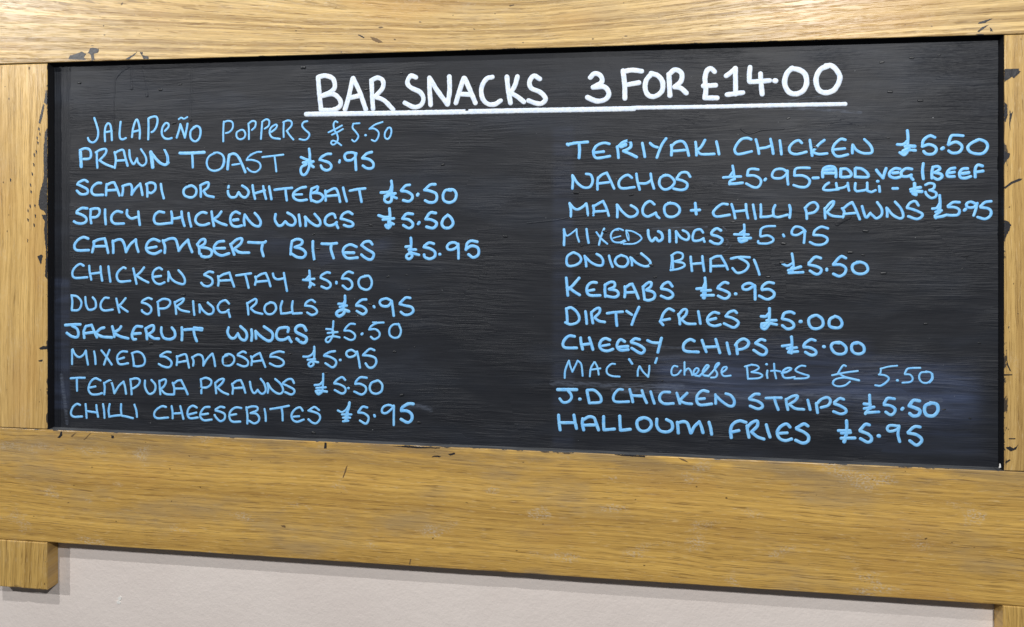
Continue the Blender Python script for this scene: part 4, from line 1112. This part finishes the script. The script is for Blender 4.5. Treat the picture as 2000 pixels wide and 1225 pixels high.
splash([(85, 203), (81, 216), (75, 240), (79, 242), (83, 228), (87, 206)], stl, 'leaning sliver of black paint on the left stile')
splash([(92, 250), (88, 260), (85, 290), (86, 340), (84, 356), (79, 372), (76, 390), (75, 400), (79, 409), (86, 412), (90, 420), (92, 424)], stl, 'large ragged black patch on the left stile edge')
splash([(92, 420), (82, 419), (84, 427), (88, 432), (86, 450), (90, 490), (88, 540), (92, 546)], stl, 'ragged black border on the left stile edge')
splash([(73, 501), (81, 497), (84, 500), (80, 517), (77, 510)], stl, 'small black wedge on the left stile')
splash([(76, 680), (84, 676), (92, 676), (92, 682), (80, 683)], stl, 'short black bar low on the left stile')
splash([(76, 704), (83, 702), (82, 706), (76, 706)], stl, 'tiny black dash low on the left stile')
for (a, b) in ((71, 297), (67, 303), (66, 322), (63, 340), (60, 362), (61, 375), (68, 402), (59, 403), (55, 412), (69, 422), (67, 440), (54, 470), (55, 430), (21, 352), (76, 252), (78, 262), (74, 280), (73, 270)):
    splash([(a-1.2, b-4), (a+1.4, b-1.5), (a+1, b+4), (a-1, b+1)], stl, 'black brush fleck on the left stile')
splash([(634, 864), (638, 865), (638, 876), (633, 876)], bot, 'short upright black tick on the lower rail', ragged=.3)
splash([(765, 871), (790, 870.5), (830, 873), (860, 874), (858, 876), (815, 875.5), (785, 873)], bot, 'black paint over the top edge of the lower rail')
splash([(843, 893), (848, 890), (855, 889.5), (862, 892), (856, 893.5), (850, 892)], bot, 'spatter of black paint on the lower rail')
splash([(875, 887), (888, 884), (889, 887), (880, 890)], bot, 'small spatter of black paint on the lower rail')
splash([(1200, 888), (1225, 888.5), (1262, 890.5), (1259, 893), (1240, 892), (1215, 890.5)], bot, 'black paint over the top edge of the lower rail, centre')
splash([(1325, 894), (1336, 897), (1345, 903), (1340, 902), (1330, 898)], bot, 'thin slanting dark scratch on the lower rail', mat='bruise', ragged=.4)
splash([(118, 843), (121, 843), (122, 850), (117, 856), (112, 855), (117, 849)], bot, 'black tick at the lower left corner', ragged=.4)
splash([(138, 852), (146, 846), (149, 845), (141, 854)], bot, 'slanting black scratch near the lower left corner', mat='bruise', ragged=.3)
splash([(163, 859), (176, 846), (178, 846), (166, 859)], bot, 'longer slanting black scratch near the lower left corner', mat='bruise', ragged=.3)
splash([(217, 850), (222, 851), (223, 856), (218, 856)], bot, 'black dot on the lower rail')
splash([(669, 933), (676, 912), (679, 908), (676, 920), (671, 933)], bot, 'slanting bruise on the lower rail', mat='bruise', ragged=.4)
splash([(549, 1026), (557, 1026), (558, 1031), (551, 1029)], bot, 'brown knot fleck on the lower rail', mat='bruise')
splash([(799, 1102), (801, 1092), (803, 1092), (801, 1103)], bot, 'thin crack at the bottom edge of the lower rail', mat='bruise', ragged=.2)
splash([(1951, 914), (1952.5, 905), (1954, 906), (1955, 913)], bot, 'bare chip in the black paint at the lower right corner', mat='chip', ragged=.3)
# the bit of white filler on the wall
def wchip(poly, label):
    q = [P(a, b, YW) for a, b in poly]; N = len(q)
    V = [(x, YW - .0007, z) for x, z in q] + [(x, YW + .0003, z) for x, z in q]
    from mathutils.geometry import tessellate_polygon
    Fc = [tuple(t) for t in tessellate_polygon([[Vector((x, z, 0)) for x, z in q]])] + [(i, (i+1) % N, N+(i+1) % N, N+i) for i in range(N)]
    mesh_obj('plaster_chip', V, Fc, [M['chip']], wall, label=label)
wchip([(230, 1168), (235, 1164), (238, 1167), (236, 1172), (232, 1174), (236, 1176), (236, 1179), (229, 1179), (228, 1175), (233, 1171)], 'small white chip in the wall paint')
